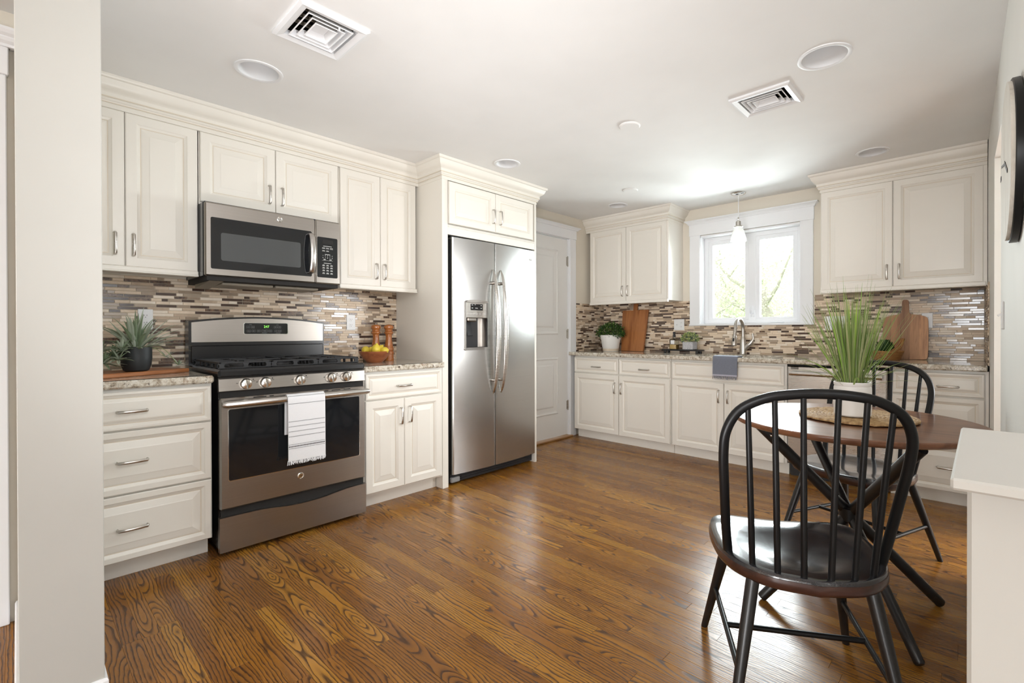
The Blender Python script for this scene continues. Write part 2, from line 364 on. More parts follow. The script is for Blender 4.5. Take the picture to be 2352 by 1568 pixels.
    def ball(s, c, r, nu=16, nv=10, mi=0, sc=(1, 1, 1), T=None):
        vs = []; fs = []
        for j in range(nv + 1):
            t = pi * j / nv
            for k in range(nu):
                a = 2 * pi * k / nu; v = Vector((sin(t) * cos(a) * sc[0], sin(t) * sin(a) * sc[1], -cos(t) * sc[2])) * r
                if T is not None: v = T @ v
                vs.append(v + Vector(c))
        for j in range(nv):
            for k in range(nu):
                l = (k + 1) % nu; fs.append((j * nu + k, j * nu + l, (j + 1) * nu + l, (j + 1) * nu + k))
        return s.add(vs, fs, mi)
    def make(s, name, mats, parent=None, smooth=35, merge=True, loc=None, recalc=True):
        me = bpy.data.meshes.new(name); me.from_pydata(s.v, [], s.f)
        mats = mats if isinstance(mats, (list, tuple)) else [mats]
        for m in mats: me.materials.append(M[m] if isinstance(m, str) else m)
        if len(mats) > 1: me.polygons.foreach_set('material_index', s.mi)
        if recalc or merge:
            bm = bmesh.new(); bm.from_mesh(me)
            if merge: bmesh.ops.remove_doubles(bm, verts=bm.verts, dist=1e-6)
            if recalc: bmesh.ops.recalc_face_normals(bm, faces=bm.faces)
            bm.to_mesh(me); bm.free()
        if smooth:
            me.polygons.foreach_set('use_smooth', [True] * len(me.polygons)); me.set_sharp_from_angle(angle=radians(smooth))
        o = bpy.data.objects.new(name, me); COL.objects.link(o)
        if parent is not None: o.parent = parent
        if loc is not None: o.location = loc
        return o
def tag(o, label=None, cat=None, group=None, kind=None):
    for k, v in (('label', label), ('category', cat), ('group', group), ('kind', kind)):
        if v: o[k] = v
    return o
def root(name, label, cat, loc=(0, 0, 0), rz=0.0, group=None, kind=None):
    o = bpy.data.objects.new(name, None); COL.objects.link(o); o.location = loc; o.rotation_euler = (0, 0, rz); o.empty_display_size = 0.05
    return tag(o, label, cat, group, kind)
def struct(g, name, mats, **kw):
    o = g.make(name, mats, **kw); o['kind'] = 'structure'; return o
def dup(src, label, loc=None, rz=None):
    c = src.copy(); COL.objects.link(c); c['label'] = label
    if loc is not None: c.location = loc
    if rz is not None: c.rotation_euler = (0, 0, rz)
    for ch in list(src.children):
        d = ch.copy(); COL.objects.link(d); d.parent = c
        for gc in list(ch.children):
            e = gc.copy(); COL.objects.link(e); e.parent = d
    return c
def catmull(pts, per=6, closed=False):
    P = [Vector(p) for p in pts]; n = len(P); out = []
    for i in range(n if closed else n - 1):
        p0 = P[(i - 1) % n] if closed or i > 0 else P[0] * 2 - P[1]; p1 = P[i]; p2 = P[(i + 1) % n]
        p3 = P[(i + 2) % n] if closed or i + 2 < n else P[-1] * 2 - P[-2]
        for k in range(per):
            t = k / per
            out.append(0.5 * ((2 * p1) + (p2 - p0) * t + (2 * p0 - 5 * p1 + 4 * p2 - p3) * t * t + (3 * p1 - p0 - 3 * p2 + p3) * t ** 3))
    if not closed: out.append(P[-1])
    return out
def text(s, size, mat, parent, loc, rot, name='lettering', ext=0.0004, align='CENTER'):
    c = bpy.data.curves.new(name, 'FONT'); c.body = s; c.size = size; c.extrude = ext; c.align_x = align; c.align_y = 'CENTER'; c.resolution_u = 3
    o = bpy.data.objects.new(name, c); COL.objects.link(o); me = bpy.data.meshes.new_from_object(o); bpy.data.objects.remove(o)
    me.materials.clear(); me.materials.append(M[mat]); q = bpy.data.objects.new(name, me); COL.objects.link(q); q.parent = parent; q.location = loc; q.rotation_euler = rot
    return q

# ------------------------------------------------------------------ room shell
H = 2.317; YB = 4.575; CT = 0.891; UB = 1.398
def xr(y): return 3.385 + (YB - y) * 0.024          # face of the right wall, a touch out of square
struct(G().box(-0.14, -0.03, 0.045, 3.1, 0, 2.7).box(0.045, 0.153, 2.99, 3.11, 0, 2.7).box(0.045, 0.153, 3.955, YB + 0.15, 0, 2.7).box(0.045, 0.153, 3.11, 3.955, 2.085, 2.7), 'wall_left', 'wall', smooth=0, merge=False)
struct(G().box(0.0, 1.311, YB, YB + 0.15, 0, 2.7).box(2.218, 3.75, YB, YB + 0.15, 0, 2.7).box(1.311, 2.218, YB, YB + 0.15, 0, 1.172).box(1.311, 2.218, YB, YB + 0.15, 2.04, 2.7), 'wall_back', 'wall', smooth=0, merge=False)
struct(G().box(0.54, 0.64, -6.5, 0.045, 0, 2.7).box(-0.14, 0.545, -0.06, 0.045, 0, 2.7), 'wall_dining', 'wall', smooth=0, merge=False)
struct(G().cbox(0.60, 1.456, -0.001, 0.172, 0, 2.7, 0.002), 'wall_front', 'dimmedpaint')
g = G()
g.prism([(xr(1.30), 1.30), (xr(2.89), 2.89), (xr(2.89) + 0.11, 2.89), (xr(1.30) + 0.11, 1.30)], 0, 2.7, 'z')
g.prism([(xr(3.45), 3.45), (xr(YB), YB), (xr(YB) + 0.11, YB), (xr(3.45) + 0.11, 3.45)], 0, 2.7, 'z')
g.prism([(xr(2.89), 2.89), (xr(3.45), 3.45), (xr(3.45) + 0.11, 3.45), (xr(2.89) + 0.11, 2.89)], 2.0, 2.7, 'z')
struct(g, 'wall_right', 'wallcool', smooth=0, merge=False)
def holed(x0, x1, z0, z1, y0, y1, holes):
    g = G(); xs = sorted(holes); c = x0
    for a, b, p, q in xs:
        g.box(c, a, y0, y1, z0, z1); g.box(a, b, y0, y1, z0, p); g.box(a, b, y0, y1, q, z1); c = b
    g.box(c, x1, y0, y1, z0, z1); return g
struct(holed(0.54, 6.1, 0, 2.7, -6.5, -6.4, [(2.90, 4.00, 0.65, 2.25), (4.70, 5.90, 0.65, 2.25)]), 'wall_rear', 'wallcool', smooth=0, merge=False)
g = G()
for a, b, p, q in ((-6.5, -0.9, 0, 2.7), (1.1, 3.5, 0, 2.7), (4.4, 4.7, 0, 2.7), (-0.9, 1.1, 0, 0.65), (-0.9, 1.1, 2.25, 2.7), (3.5, 4.4, 0, 0.8), (3.5, 4.4, 2.2, 2.7)): g.box(6.0, 6.1, a, b, p, q)
struct(g, 'wall_side', 'wallcool', smooth=0, merge=False)
struct(G().box(3.75, 6.1, YB, YB + 0.15, 0, 2.7), 'wall_hallway', 'wallcool', smooth=0, merge=False)

CANS = [((0.882, 0.768), 0.100), ((2.849, 2.424), 0.106), ((2.816, 3.934), 0.096), ((0.835, 2.404), 0.094), ((0.783, 3.918), 0.094)]
VENTS = [((1.399, 0.836), 0.146, 0.135), ((2.530, 2.663), 0.147, 0.130)]
bm = bmesh.new()
def loop(pts):
    vs = [bm.verts.new((x, y, H)) for x, y in pts]
    return [bm.edges.new((vs[i], vs[(i + 1) % len(vs)])) for i in range(len(vs))]
ed = loop([(-0.14, -6.5), (6.1, -6.5), (6.1, YB + 0.1), (-0.14, YB + 0.1)])
for (cx, cy), r in CANS: ed += loop([(cx + (r - 0.012) * cos(2 * pi * k / 40), cy + (r - 0.012) * sin(2 * pi * k / 40)) for k in range(40)])
for (cx, cy), a, b in VENTS: ed += loop([(cx - a + .03, cy - b + .03), (cx + a - .03, cy - b + .03), (cx + a - .03, cy + b - .03), (cx - a + .03, cy + b - .03)])
bmesh.ops.triangle_fill(bm, edges=ed, use_beauty=True)
bmesh.ops.recalc_face_normals(bm, faces=bm.faces)
me = bpy.data.meshes.new('ceiling'); bm.to_mesh(me); bm.free(); me.materials.append(M['ceiling'])
ceil = bpy.data.objects.new('ceiling', me); COL.objects.link(ceil); ceil['kind'] = 'structure'
struct(G().box(-0.2, 6.15, -6.55, YB + 0.2, 2.66, 2.72), 'ceiling', 'ceiling', smooth=0, merge=False)

# floor: slab with individual oak planks running across the room
flo = struct(G().box(-0.2, 6.2, -6.55, YB + 0.2, -0.06, -0.0125), 'floor', 'oak', smooth=0, merge=False)
lastY = -1.30
planks = []; PW = 0.0552; rnd = random.Random(11)
def view_pt(x, y):
    v = Vector((x, y, 0)) - camo.location; d = v.dot(_f)
    if d < 0.15: return None
    return 1241.1 + 1104.5 * v.dot(_R2) / d, 766.9 - 1104.5 * v.dot(_U2) / d, d
yy = lastY
while yy < 4.12:
    x = 0.06 - rnd.random() * 0.9
    while x < 3.62:
        ln = rnd.choice((0.45, 0.6, 0.75, 0.9, 1.05, 1.2, 1.5)) * rnd.uniform(0.85, 1.2)
        a, b = max(x, 0.05), min(x + ln, 3.62)
        if b - a > 0.05:
            best = 9e9; vis = 0
            for q in range(7):
                w = view_pt(a + (b - a) * q / 6, yy + PW / 2)
                if w and -60 < w[0] < 2420 and w[1] < 1640: vis += 1; best = min(best, w[2])
            planks.append((0 if vis else 1, best / max(0.25, (b - a) * vis / 7 + 0.05), a, b, yy, rnd.random(), rnd.random()))
        x += ln
    yy += PW
planks.sort()
def plank_geo(g, a, b, y, r1, r2, dat):
    e = 0.00015; c = 0.0005; y0, y1 = y + e, y + PW - e; a += e; b -= e; n0 = len(g.f)
    g.add([(a, y0, -0.013), (b, y0, -0.013), (b, y1, -0.013), (a, y1, -0.013), (a, y0, -c), (b, y0, -c), (b, y1, -c), (a, y1, -c),
           (a + c, y0 + c, 0), (b - c, y0 + c, 0), (b - c, y1 - c, 0), (a + c, y1 - c, 0)],
          [(0, 1, 5, 4), (1, 2, 6, 5), (2, 3, 7, 6), (3, 0, 4, 7), (4, 5, 9, 8), (5, 6, 10, 9), (6, 7, 11, 10), (7, 4, 8, 11), (8, 9, 10, 11)])
    dat += [(r1, r2, y + PW / 2)] * (len(g.f) - n0)
def plank_attr(o, dat):
    at = o.data.attributes.new('plank', 'FLOAT_VECTOR', 'FACE'); at.data.foreach_set('vector', [q for d in dat for q in d])
rest = G(); rdat = []
for i, (v, s, a, b, y, r1, r2) in enumerate(planks):
    if i < 300:
        g = G(); dat = []; plank_geo(g, a, b, y, r1, r2, dat)
        o = g.make('plank', 'oak', flo, smooth=0, merge=False, recalc=False); plank_attr(o, dat)
    else: plank_geo(rest, a, b, y, r1, r2, rdat)
if rest.f:
    o = rest.make('plank', 'oak', flo, smooth=0, merge=False, recalc=False); plank_attr(o, rdat); o['kind'] = 'stuff'
# the dining room floor behind the camera
g = G(); g.box(-0.1, 6.1, -6.5, lastY, -0.0125, 0).box(3.62, 6.1, lastY, YB, -0.0125, 0)
o = g.make('plank_field', 'oak', flo, smooth=0, merge=False); plank_attr(o, [(0.4, 0.3, 0.0)] * len(o.data.polygons)); o['kind'] = 'stuff'

# ------------------------------------------------------------------ crown mouldings and trim
CROWN = [(-0.015, 2.200), (0.010, 2.200), (0.010, 2.208), (0.016, 2.212), (0.016, 2.222), (0.022, 2.226), (0.022, 2.244), (0.027, 2.250), (0.034, 2.254), (0.044, 2.262), (0.052, 2.274), (0.057, 2.288), (0.060, 2.296), (0.068, 2.300), (0.072, 2.306), (0.072, H - 0.0005), (-0.015, H - 0.0005)]
FR = [(-0.012, 2.178), (0.003, 2.178), (0.003, 2.202), (-0.012, 2.202)]
pathL = [(0.285, 0.05), (0.285, 2.02), (0.577, 2.02), (0.577, 2.985), (0.154, 2.985)]
for n, p in (('trim_1', pathL), ('trim_2', [(0.20, YB - 0.001), (0.20, 4.245), (1.132, 4.245), (1.132, YB - 0.001)]), ('trim_3', [(2.434, YB - 0.001), (2.434, 4.245), (xr(4.245) - 0.003, 4.245)])):
    q = [(0.155, 4.245), (1.132, 4.245), (1.132, YB - 0.001)] if n == 'trim_2' else p
    o = struct(G().sweep(CROWN, q), n, 'cream', smooth=25)
    fr = G().sweep(FR, q).make('frieze', 'cream', o, smooth=0)
    ln = [(0.0215, 2.2215), (0.0227, 2.2215), (0.0227, 2.2268), (0.0215, 2.2268)]
    G().sweep(ln, q).make('glaze_line', 'glaze', o, smooth=0)
    G().sweep([(0.009, 2.1992), (0.0107, 2.1992), (0.0107, 2.2035), (0.009, 2.2035)], q).make('glaze_line', 'glaze', o, smooth=0)

# baseboards: pillar, dining room
struct(G().sweep([(0, 0.0), (0.008, 0), (0.008, 0.074), (0.004, 0.082), (0, 0.082)], [(0.66, -0.001), (1.456, -0.001), (1.456, 0.172), (0.64, 0.172)]), 'baseboard_front', 'trim', smooth=0)
bb = [(0, 0), (0.012, 0), (0.012, 0.09), (0.006, 0.10), (0, 0.10)]
struct(G().sweep(bb, [(xr(1.31), 1.31), (xr(2.88), 2.88)], side=-1), 'baseboard_right', 'trim', smooth=0)
# dining room doorway casing seen past the pillar
g = G().cbox(0.641, 0.663, -0.115, -0.022, 0, 2.07, 0.003).cbox(0.641, 0.668, -1.1, -0.016, 2.07, 2.175, 0.003)
cs = struct(g, 'trim_4', 'trim')
G().sweep([(0, 2.172), (0.012, 2.172), (0.012, 2.182), (0.024, 2.190), (0.030, 2.200), (0.030, 2.204), (0.042, 2.212), (0.050, 2.222), (0.050, 2.232), (0, 2.232)], [(0.664, -1.1), (0.664, -0.012), (0.641, -0.012)]).make('casing_crown', 'trim', cs, smooth=0)
# half wall with cap at the right edge of the frame
hw = struct(G().cbox(3.353, 4.8, 0.72, 0.975, 0, 0.938, 0.004), 'wall_half', 'dimmedpaint')
G().cbox(3.341, 4.81, 0.655, 1.012, 0.9365, 0.949, 0.0025).make('cap', 'dimmedpaint', hw)
# ------------------------------------------------------------------ the white door by the refrigerator
dr = root('door_1', None, None, (0, 0, 0), kind='structure')
def panel_rings(g, x0, x1, z0, z1, rings, fr, mis=None, cap=True):
    """nested rectangles in a local XZ plane; rings = [(inset, y)]"""
    vs = []
    for i, y in rings: vs += [(x0 + i, y, z0 + i), (x1 - i, y, z0 + i), (x1 - i, y, z1 - i), (x0 + i, y, z1 - i)]
    o = len(g.v); g.v += vs; n = len(rings)
    for r in range(n - 1):
        for k in range(4):
            l = (k + 1) % 4; g.f.append((o + r * 4 + k, o + r * 4 + l, o + r * 4 + 4 + l, o + r * 4 + 4 + k)); g.mi.append(mis.get(r, 0) if mis else 0)
    if cap: g.f.append(tuple(o + (n - 1) * 4 + k for k in range(4))); g.mi.append(0)
    g.f.append((o + 3, o + 2, o + 1, o)); g.mi.append(0)
leaf = G(); lx, ly = 3.125, 3.944
# door leaf in a local frame: X along +y, front towards +x
leaf.box(0, ly - lx, -0.034, 0, 0.022, 2.07)
lf = leaf.make('leaf', 'doorpaint', dr, smooth=0); lf.location = (0.10, lx, 0); lf.rotation_euler = (0, 0, pi / 2)
for z0, z1 in ((0.255, 0.838), (1.072, 1.946)):
    g = G(); panel_rings(g, 0.315 - 0.17, 0.665, z0, z1, [(0, -0.034), (0.0, -0.0345), (0.006, -0.040), (0.014, -0.042), (0.022, -0.036), (0.034, -0.0345), (0.07, -0.0345), (0.085, -0.040)], 0)
    g.make('panel', 'doorpaint', lf, smooth=0)
for z in (0.33, 1.08, 1.845):
    g = G(); g.tube([(0.818, -0.041, z - 0.045), (0.818, -0.041, z + 0.045)], 0.007, 10); g.ball((0.818, -0.041, z + 0.049), 0.006, 8, 6); g.ball((0.818, -0.041, z - 0.049), 0.006, 8, 6); g.box(0.80, 0.828, -0.0365, -0.034, z - 0.045, z + 0.045)
    if z == 1.08: g.tube([(0.81, -0.045, z + 0.03), (0.79, -0.062, z + 0.03), (0.765, -0.066, z + 0.03)], 0.004, 8)
    g.make('hinge', 'nickel', lf)
g = G().cbox(0.148, 0.170, 3.950, 4.048, 0, 2.08, 0.003).cbox(0.148, 0.170, 3.02, 3.118, 0, 2.08, 0.003).box(0.07, 0.152, 3.945, 3.957, 0, 2.085).box(0.07, 0.152, 3.110, 3.120, 0, 2.085).box(0.07, 0.152, 3.110, 3.957, 2.076, 2.087)
cs = struct(g, 'trim_5', 'trim')
G().cbox(0.148, 0.174, 3.0, 4.055, 2.08, 2.176, 0.003).make('header', 'trim', cs)
G().sweep([(0, 2.174), (0.010, 2.174), (0.014, 2.182), (0.026, 2.192), (0.034, 2.196), (0.034, 2.204), (0, 2.204)], [(0.172, 2.99), (0.172, 4.058), (0.15, 4.058)]).make('header_crown', 'trim', cs, smooth=0)
struct(G().cbox(0.06, 0.196, 3.10, 3.965, 0, 0.017, 0.004), 'trim_6', 'threshold')

# ------------------------------------------------------------------ kitchen window
win = root('window_1', None, None, (0, 0, 0), kind='structure')
W0, W1, Z0, Z1 = 1.311, 2.218, 1.172, 2.04
g = G()
yc = YB - 0.022
g.cbox(1.211, W0 + 0.006, yc, YB, 1.168, Z1 + 0.01, 0.003).cbox(W1 - 0.006, 2.314, yc, YB, 1.168, Z1 + 0.01, 0.003)
g.make('casing', 'trim', win)
G().cbox(1.205, 2.320, yc - 0.003, YB, Z1 + 0.008, 2.165, 0.003).make('header', 'trim', win)
G().sweep([(0, 2.160), (0.006, 2.160), (0.010, 2.170), (0.022, 2.182), (0.034, 2.190), (0.034, 2.198), (0, 2.198)], [(1.205, YB), (1.205, yc - 0.003), (2.320, yc - 0.003), (2.320, YB)]).make('header_crown', 'trim', win, smooth=0)
G().cbox(1.205, 2.322, YB - 0.030, YB + 0.12, 1.158, 1.176, 0.004).make('sill', 'trim', win)
g = G().box(W0 - 0.005, W0 + 0.010, YB - 0.01, YB + 0.15, Z0, Z1).box(W1 - 0.010, W1 + 0.005, YB - 0.01, YB + 0.15, Z0, Z1).box(W0, W1, YB - 0.01, YB + 0.15, Z1 - 0.012, Z1 + 0.003)
g.make('jamb', 'trim', win, smooth=0)
ys = YB + 0.085
def frame(g, x0, x1, z0, z1, w, y0, y1):
    g.cbox(x0, x0 + w, y0, y1, z0, z1, 0.003).cbox(x1 - w, x1, y0, y1, z0, z1, 0.003).cbox(x0 + w - .004, x1 - w + .004, y0, y1, z0, z0 + w, 0.003).cbox(x0 + w - .004, x1 - w + .004, y0, y1, z1 - w, z1, 0.003); return g
fr = frame(G(), W0 + 0.010, W1 - 0.010, Z0 + 0.006, Z1 - 0.012, 0.040, ys, ys + 0.06).cbox(1.745, 1.815, ys - 0.002, ys + 0.06, Z0 + 0.01, Z1 - 0.02, 0.003).make('frame', 'trim', win)
for (a, b) in ((1.360, 1.755), (1.805, 2.170)):
    s = frame(G(), a, b, Z0 + 0.022, Z1 - 0.048, 0.042, ys + 0.004, ys + 0.05).make('sash', 'trim', win)
    G().box(a + 0.04, b - 0.04, ys + 0.024, ys + 0.028, Z0 + 0.06, Z1 - 0.085).make('pane', 'pane', s, smooth=0)
for x in (1.766, 1.794):
    g = G().cbox(x - 0.008, x + 0.008, ys - 0.010, ys, 1.235, 1.30, 0.003); g.tube([(x, ys - 0.010, 1.27), (x, ys - 0.026, 1.275), (x, ys - 0.028, 1.34)], 0.0055, 8)
    g.make('latch_handle', 'trim', win)
G().tube([(2.06, ys - 0.004, 1.187), (2.0, ys - 0.03, 1.19), (1.95, ys - 0.032, 1.19)], 0.006, 8).make('crank', 'trim', win)

# ------------------------------------------------------------------ outside: lawn and trees
struct(G().box(-30, 40, 5.2, 60, -0.9, -0.8), 'ground', 'lawn', smooth=0, merge=False)
def tree(label, x, y, h, spread, seed, n=9000):
    rr = random.Random(seed); t = root('tree', label, 'tree', (x, y, -0.8), group='garden trees')
    g = G(); base = Vector((0, 0, 0)); top = Vector((rr.uniform(-.3, .3), 0, h * 0.62))
    g.tube([base, top * 0.5 + Vector((0.15, 0, 0)), top], [0.17, 0.13, 0.07], 10); tips = []
    for k in range(13):
        s = 0.25 + 0.7 * k / 12; p = top * s; a = rr.uniform(0, 2 * pi); L = spread * rr.uniform(0.6, 1.0)
        m = p + Vector((cos(a) * L * 0.5, sin(a) * L * 0.5, h * 0.07)); e = p + Vector((cos(a) * L, sin(a) * L, h * rr.uniform(0.08, 0.26)))
        g.tube([p, m, e], [0.045, 0.025, 0.008], 7); tips += [m, e, e, (m + e) / 2, (p + m) / 2]
        for q in range(3):
            b = m.lerp(e, rr.random()); ee = b + Vector((rr.uniform(-.5, .5), rr.uniform(-.5, .5), rr.uniform(-.1, .5))); g.tube([b, ee], [0.018, 0.006], 5); tips.append(ee)
    g.make('trunk', 'trunk', t)
    c = G()
    for k in range(n):
        p = rr.choice(tips) + Vector((rr.gauss(0, .15 * spread), rr.gauss(0, .15 * spread), rr.gauss(0, .13 * spread)))
        d = Vector((rr.gauss(0, 1), rr.gauss(0, 1), rr.gauss(0, .6))).normalized(); w = d.cross(Vector((rr.gauss(0, 1), rr.gauss(0, 1), rr.gauss(0, 1)))).normalized(); s = rr.uniform(0.011, 0.026) * spread
        c.add([p - d * s, p + w * s * 0.5, p + d * s, p - w * s * 0.5], [(0, 1, 2, 3)])
    o = c.make('foliage', 'treeleaf', t, smooth=0, merge=False, recalc=False); o['kind'] = 'stuff'
tree('pale leafy tree outside, behind the left window sash', -2.2, 14.2, 6.0, 2.2, 3, 13000)
tree('leafy tree with forked branches outside, behind the right window sash', 0.75, 8.7, 4.2, 1.5, 8, 14000)
tree('further pale tree outside, showing between the two window sashes', -3.2, 21.0, 8.0, 3.0, 21, 14000)

# ------------------------------------------------------------------ cabinets
# local frame of a run: X to the right along the wall seen from the room, front towards -Y
def runroot(name, label, cat, run, u, group=None):
    return root(name, label, cat, (0, u, 0) if run == 'L' else (u, YB, 0), pi / 2 if run == 'L' else 0, group)
def pull(parent, x, z, y, vertical=True, L=0.118, dark=False):
    g = G(); h = L / 2
    pts = [(0, y, -h + .008), (0, y - .012, -h + .006), (0, y - .023, -h + .010), (0, y - .027, -h * .45), (0, y - .029, 0), (0, y - .027, h * .45), (0, y - .023, h - .010), (0, y - .012, h - .006), (0, y, h - .008)]
    if not vertical: pts = [(p[2], p[1], 0) for p in pts]
    pts = [(p[0] + x, p[1], p[2] + z) for p in pts]
    rs = [.0062, .0060, .0062, .0056, .0052, .0056, .0062, .0060, .0062]
    g.tube(pts, rs, 8, up=(1, 0, 0) if vertical else (0, 0, 1), flat=(1.15, 0.62))
    return g.make('handle', 'nickel', parent, smooth=50)
def door_front(parent, x0, x1, z0, z1, D, name='door', f=0.058, t=0.020, small=False):
    g = G()
    if small: f = 0.026; slope = 0.016
    else: slope = 0.034
    rings = [(0, -D + t), (0, -D + 0.004), (0.004, -D), (f - 0.014, -D), (f - 0.009, -D + 0.004), (f - 0.004, -D + 0.0065), (f, -D + 0.009), (f + 0.004, -D + 0.009), (f + 0.008, -D + 0.0075), (f + slope, -D + 0.0025), (f + slope + 0.004, -D + 0.0012)]
    panel_rings(g, x0, x1, z0, z1, rings, 0, {6: 1})
    return g.make(name, ['cream', 'glaze'], parent, smooth=0, merge=False)
def base_body(r, w, D, tz=0.095, toe=0.52, toe_r=True, ztop=0.8555, x0=0.0):
    G().box(x0, w, -(D - 0.020), -0.02, tz, ztop).make('carcass', 'cream', r, smooth=0)
    G().box(x0, w, -toe, -0.02, 0.0005, tz + 0.002).make('toe_kick', 'cream', r, smooth=0)
BF = 0.599
# left of the range: three drawers
r = runroot('base_cabinet', 'cream base cabinet with three wide drawers left of the gas range', 'cabinet', 'L', 0.056)
base_body(r, 0.589, BF, toe=0.50)
for z0, z1, hz in ((0.674, 0.842, 0.755), (0.394, 0.667, 0.534), (0.100, 0.387, 0.240)):
    d = door_front(r, 0.006, 0.584, z0, z1, BF, 'drawer', f=0.040, small=(z0 > 0.6)); pull(d, 0.288, hz, -BF, False)
# right of the range: drawer over two doors
r = runroot('base_cabinet', 'cream base cabinet between range and refrigerator, one drawer over two doors', 'cabinet', 'L', 1.432)
base_body(r, 0.582, BF, toe=0.50)
d = door_front(r, 0.006, 0.565, 0.683, 0.842, BF, 'drawer', small=True); pull(d, 0.269, 0.757, -BF, False)
d = door_front(r, 0.006, 0.2725, 0.106, 0.674, BF); pull(d, 0.244, 0.562, -BF)
d = door_front(r, 0.2755, 0.565, 0.106, 0.674, BF); pull(d, 0.312, 0.566, -BF)
# wall cabinets, range side
UF = 0.285
def wall_body(r, w, D, z0, z1=2.199, rail=True, xa=0.0):
    G().box(xa, w, -(D - 0.020), 0.028, z0, z1).make('carcass', 'cream', r, smooth=0)
    if rail: G().cbox(xa, w, -(D + 0.001), -(D - 0.030), z0 - 0.018, z0 + 0.010, 0.004).cbox(xa, w, -(D + 0.006), -(D - 0.030), z0 - 0.020, z0 - 0.010, 0.003).make('light_rail', 'cream', r)
r = runroot('wall_cabinet', 'tall cream two-door wall cabinet left of the microwave', 'cabinet', 'L', 0.056)
wall_body(r, 0.603, UF, UB + 0.02)
for a, b, hx in ((0.006, 0.303, 0.266), (0.306, 0.600, 0.335)):
    d = door_front(r, a, b, UB + 0.028, 2.178, UF); pull(d, hx, 1.533, -UF)
r = runroot('wall_cabinet', 'short cream two-door wall cabinet directly above the microwave', 'cabinet', 'L', 0.664)
wall_body(r, 0.756, UF, 1.792, rail=False)
for a, b, hx in ((0.004, 0.3755, 0.341), (0.3785, 0.752, 0.410)):
    d = door_front(r, a, b, 1.805, 2.178, UF); pull(d, hx, 1.907, -UF)
r = runroot('wall_cabinet', 'cream two-door wall cabinet between microwave and refrigerator, above the lemons', 'cabinet', 'L', 1.425)
wall_body(r, 0.583, UF, UB + 0.012)
for a, b, hx in ((0.005, 0.2875, 0.254), (0.2905, 0.572, 0.316)):
    d = door_front(r, a, b, UB + 0.020, 2.178, UF); pull(d, hx, 1.520, -UF)
# refrigerator surround
PF = 0.577
r = runroot('refrigerator_surround', 'cream cupboard and side panels framing the steel refrigerator', 'cabinet', 'L', 2.02)
G().box(0, 0.020, -PF, 0.028, 0.0, 2.199).make('side_panel', 'cream', r, smooth=0)
G().box(0.945, 0.965, -PF, -0.155, 0.0, 2.199).make('side_panel', 'cream', r, smooth=0)
G().cbox(0.020, 0.050, -PF + 0.001, -PF + 0.02, 0.0, 2.199, 0.001).make('stile', 'cream', r)
G().box(0.020, 0.945, -PF + 0.021, 0.02, 1.835, 2.199).make('carcass', 'cream', r, smooth=0)
G().cbox(0.050, 0.945, -PF + 0.001, -PF + 0.02, 1.795, 1.862, 0.001).cbox(0.050, 0.945, -PF - 0.004, -PF + 0.004, 1.848, 1.858, 0.003).make('rail', 'cream', r)
for a, b, hx in ((0.054, 0.493, 0.467), (0.496, 0.918, 0.540)):
    d = door_front(r, a, b, 1.872, 2.170, PF + 0.012, t=0.022); pull(d, hx, 1.988, -PF - 0.012)
# window side
BB = 0.620
r = runroot('base_cabinet', 'cream base cabinet beside the white door, two drawers over two doors', 'cabinet', 'B', 0.2)
base_body(r, 1.112, BB, toe=0.545, x0=0.012)
for a, b, hx in ((0.016, 0.560, 0.299), (0.567, 1.106, 0.848)):
    d = door_front(r, a, b, 0.684, 0.838, BB, 'drawer', small=True); pull(d, hx, 0.747, -BB, False)
for a, b, hx in ((0.016, 0.560, 0.523), (0.567, 1.106, 0.598)):
    d = door_front(r, a, b, 0.092, 0.674, BB); pull(d, hx, 0.550, -BB)
r = runroot('base_cabinet', 'cream sink base cabinet with a blank panel over two doors', 'cabinet', 'B', 1.316)
base_body(r, 0.955, BB, toe=0.545, ztop=0.66)
G().box(0, 0.955, -(BB - 0.020), -(BB - 0.036), 0.66, 0.8555).make('apron', 'cream', r, smooth=0)
door_front(r, 0.010, 0.938, 0.684, 0.838, BB, 'false_drawer', small=True)
for a, b, hx in ((0.010, 0.473, 0.436), (0.478, 0.938, 0.512)):
    d = door_front(r, a, b, 0.092, 0.672, BB); pull(d, hx, 0.562, -BB)
r = runroot('base_cabinet', 'cream base cabinet of three drawers in the right corner behind the dining table', 'cabinet', 'B', 2.908)
base_body(r, 0.476, BB, toe=0.545)
G().box(0.474, 0.489, -BB + 0.004, -BB + 0.02, 0.0, 0.8555).make('filler', 'cream', r, smooth=0)
for z0, z1, hz in ((0.694, 0.838, 0.753), (0.396, 0.683, 0.54), (0.092, 0.387, 0.24)):
    d = door_front(r, 0.012, 0.470, z0, z1, BB, 'drawer', f=0.040, small=(z0 > 0.6)); pull(d, 0.300, hz, -BB, False)
UD = 0.330
r = runroot('wall_cabinet', 'cream two-door wall cabinet left of the window, above the potted green plant', 'cabinet', 'B', 0.2)
wall_body(r, 0.932, UD, UB + 0.012)
for a, b, hx in ((0.006, 0.4605, 0.425), (0.4645, 0.915, 0.487)):
    d = door_front(r, a, b, UB + 0.020, 2.178, UD); pull(d, hx, 1.522, -UD)
r = runroot('wall_cabinet', 'cream two-door wall cabinet right of the window, above the leaning acacia board', 'cabinet', 'B', 2.434)
wall_body(r, 0.952, UD, UB + 0.016)
for a, b, hx in ((0.006, 0.458, 0.426), (0.462, 0.938, 0.498)):
    d = door_front(r, a, b, UB + 0.024, 2.178, UD); pull(d, hx, 1.527, -UD)
G().box(0.938, 0.956, -UD + 0.004, -UD + 0.02, UB, 2.178).make('filler', 'cream', r, smooth=0)

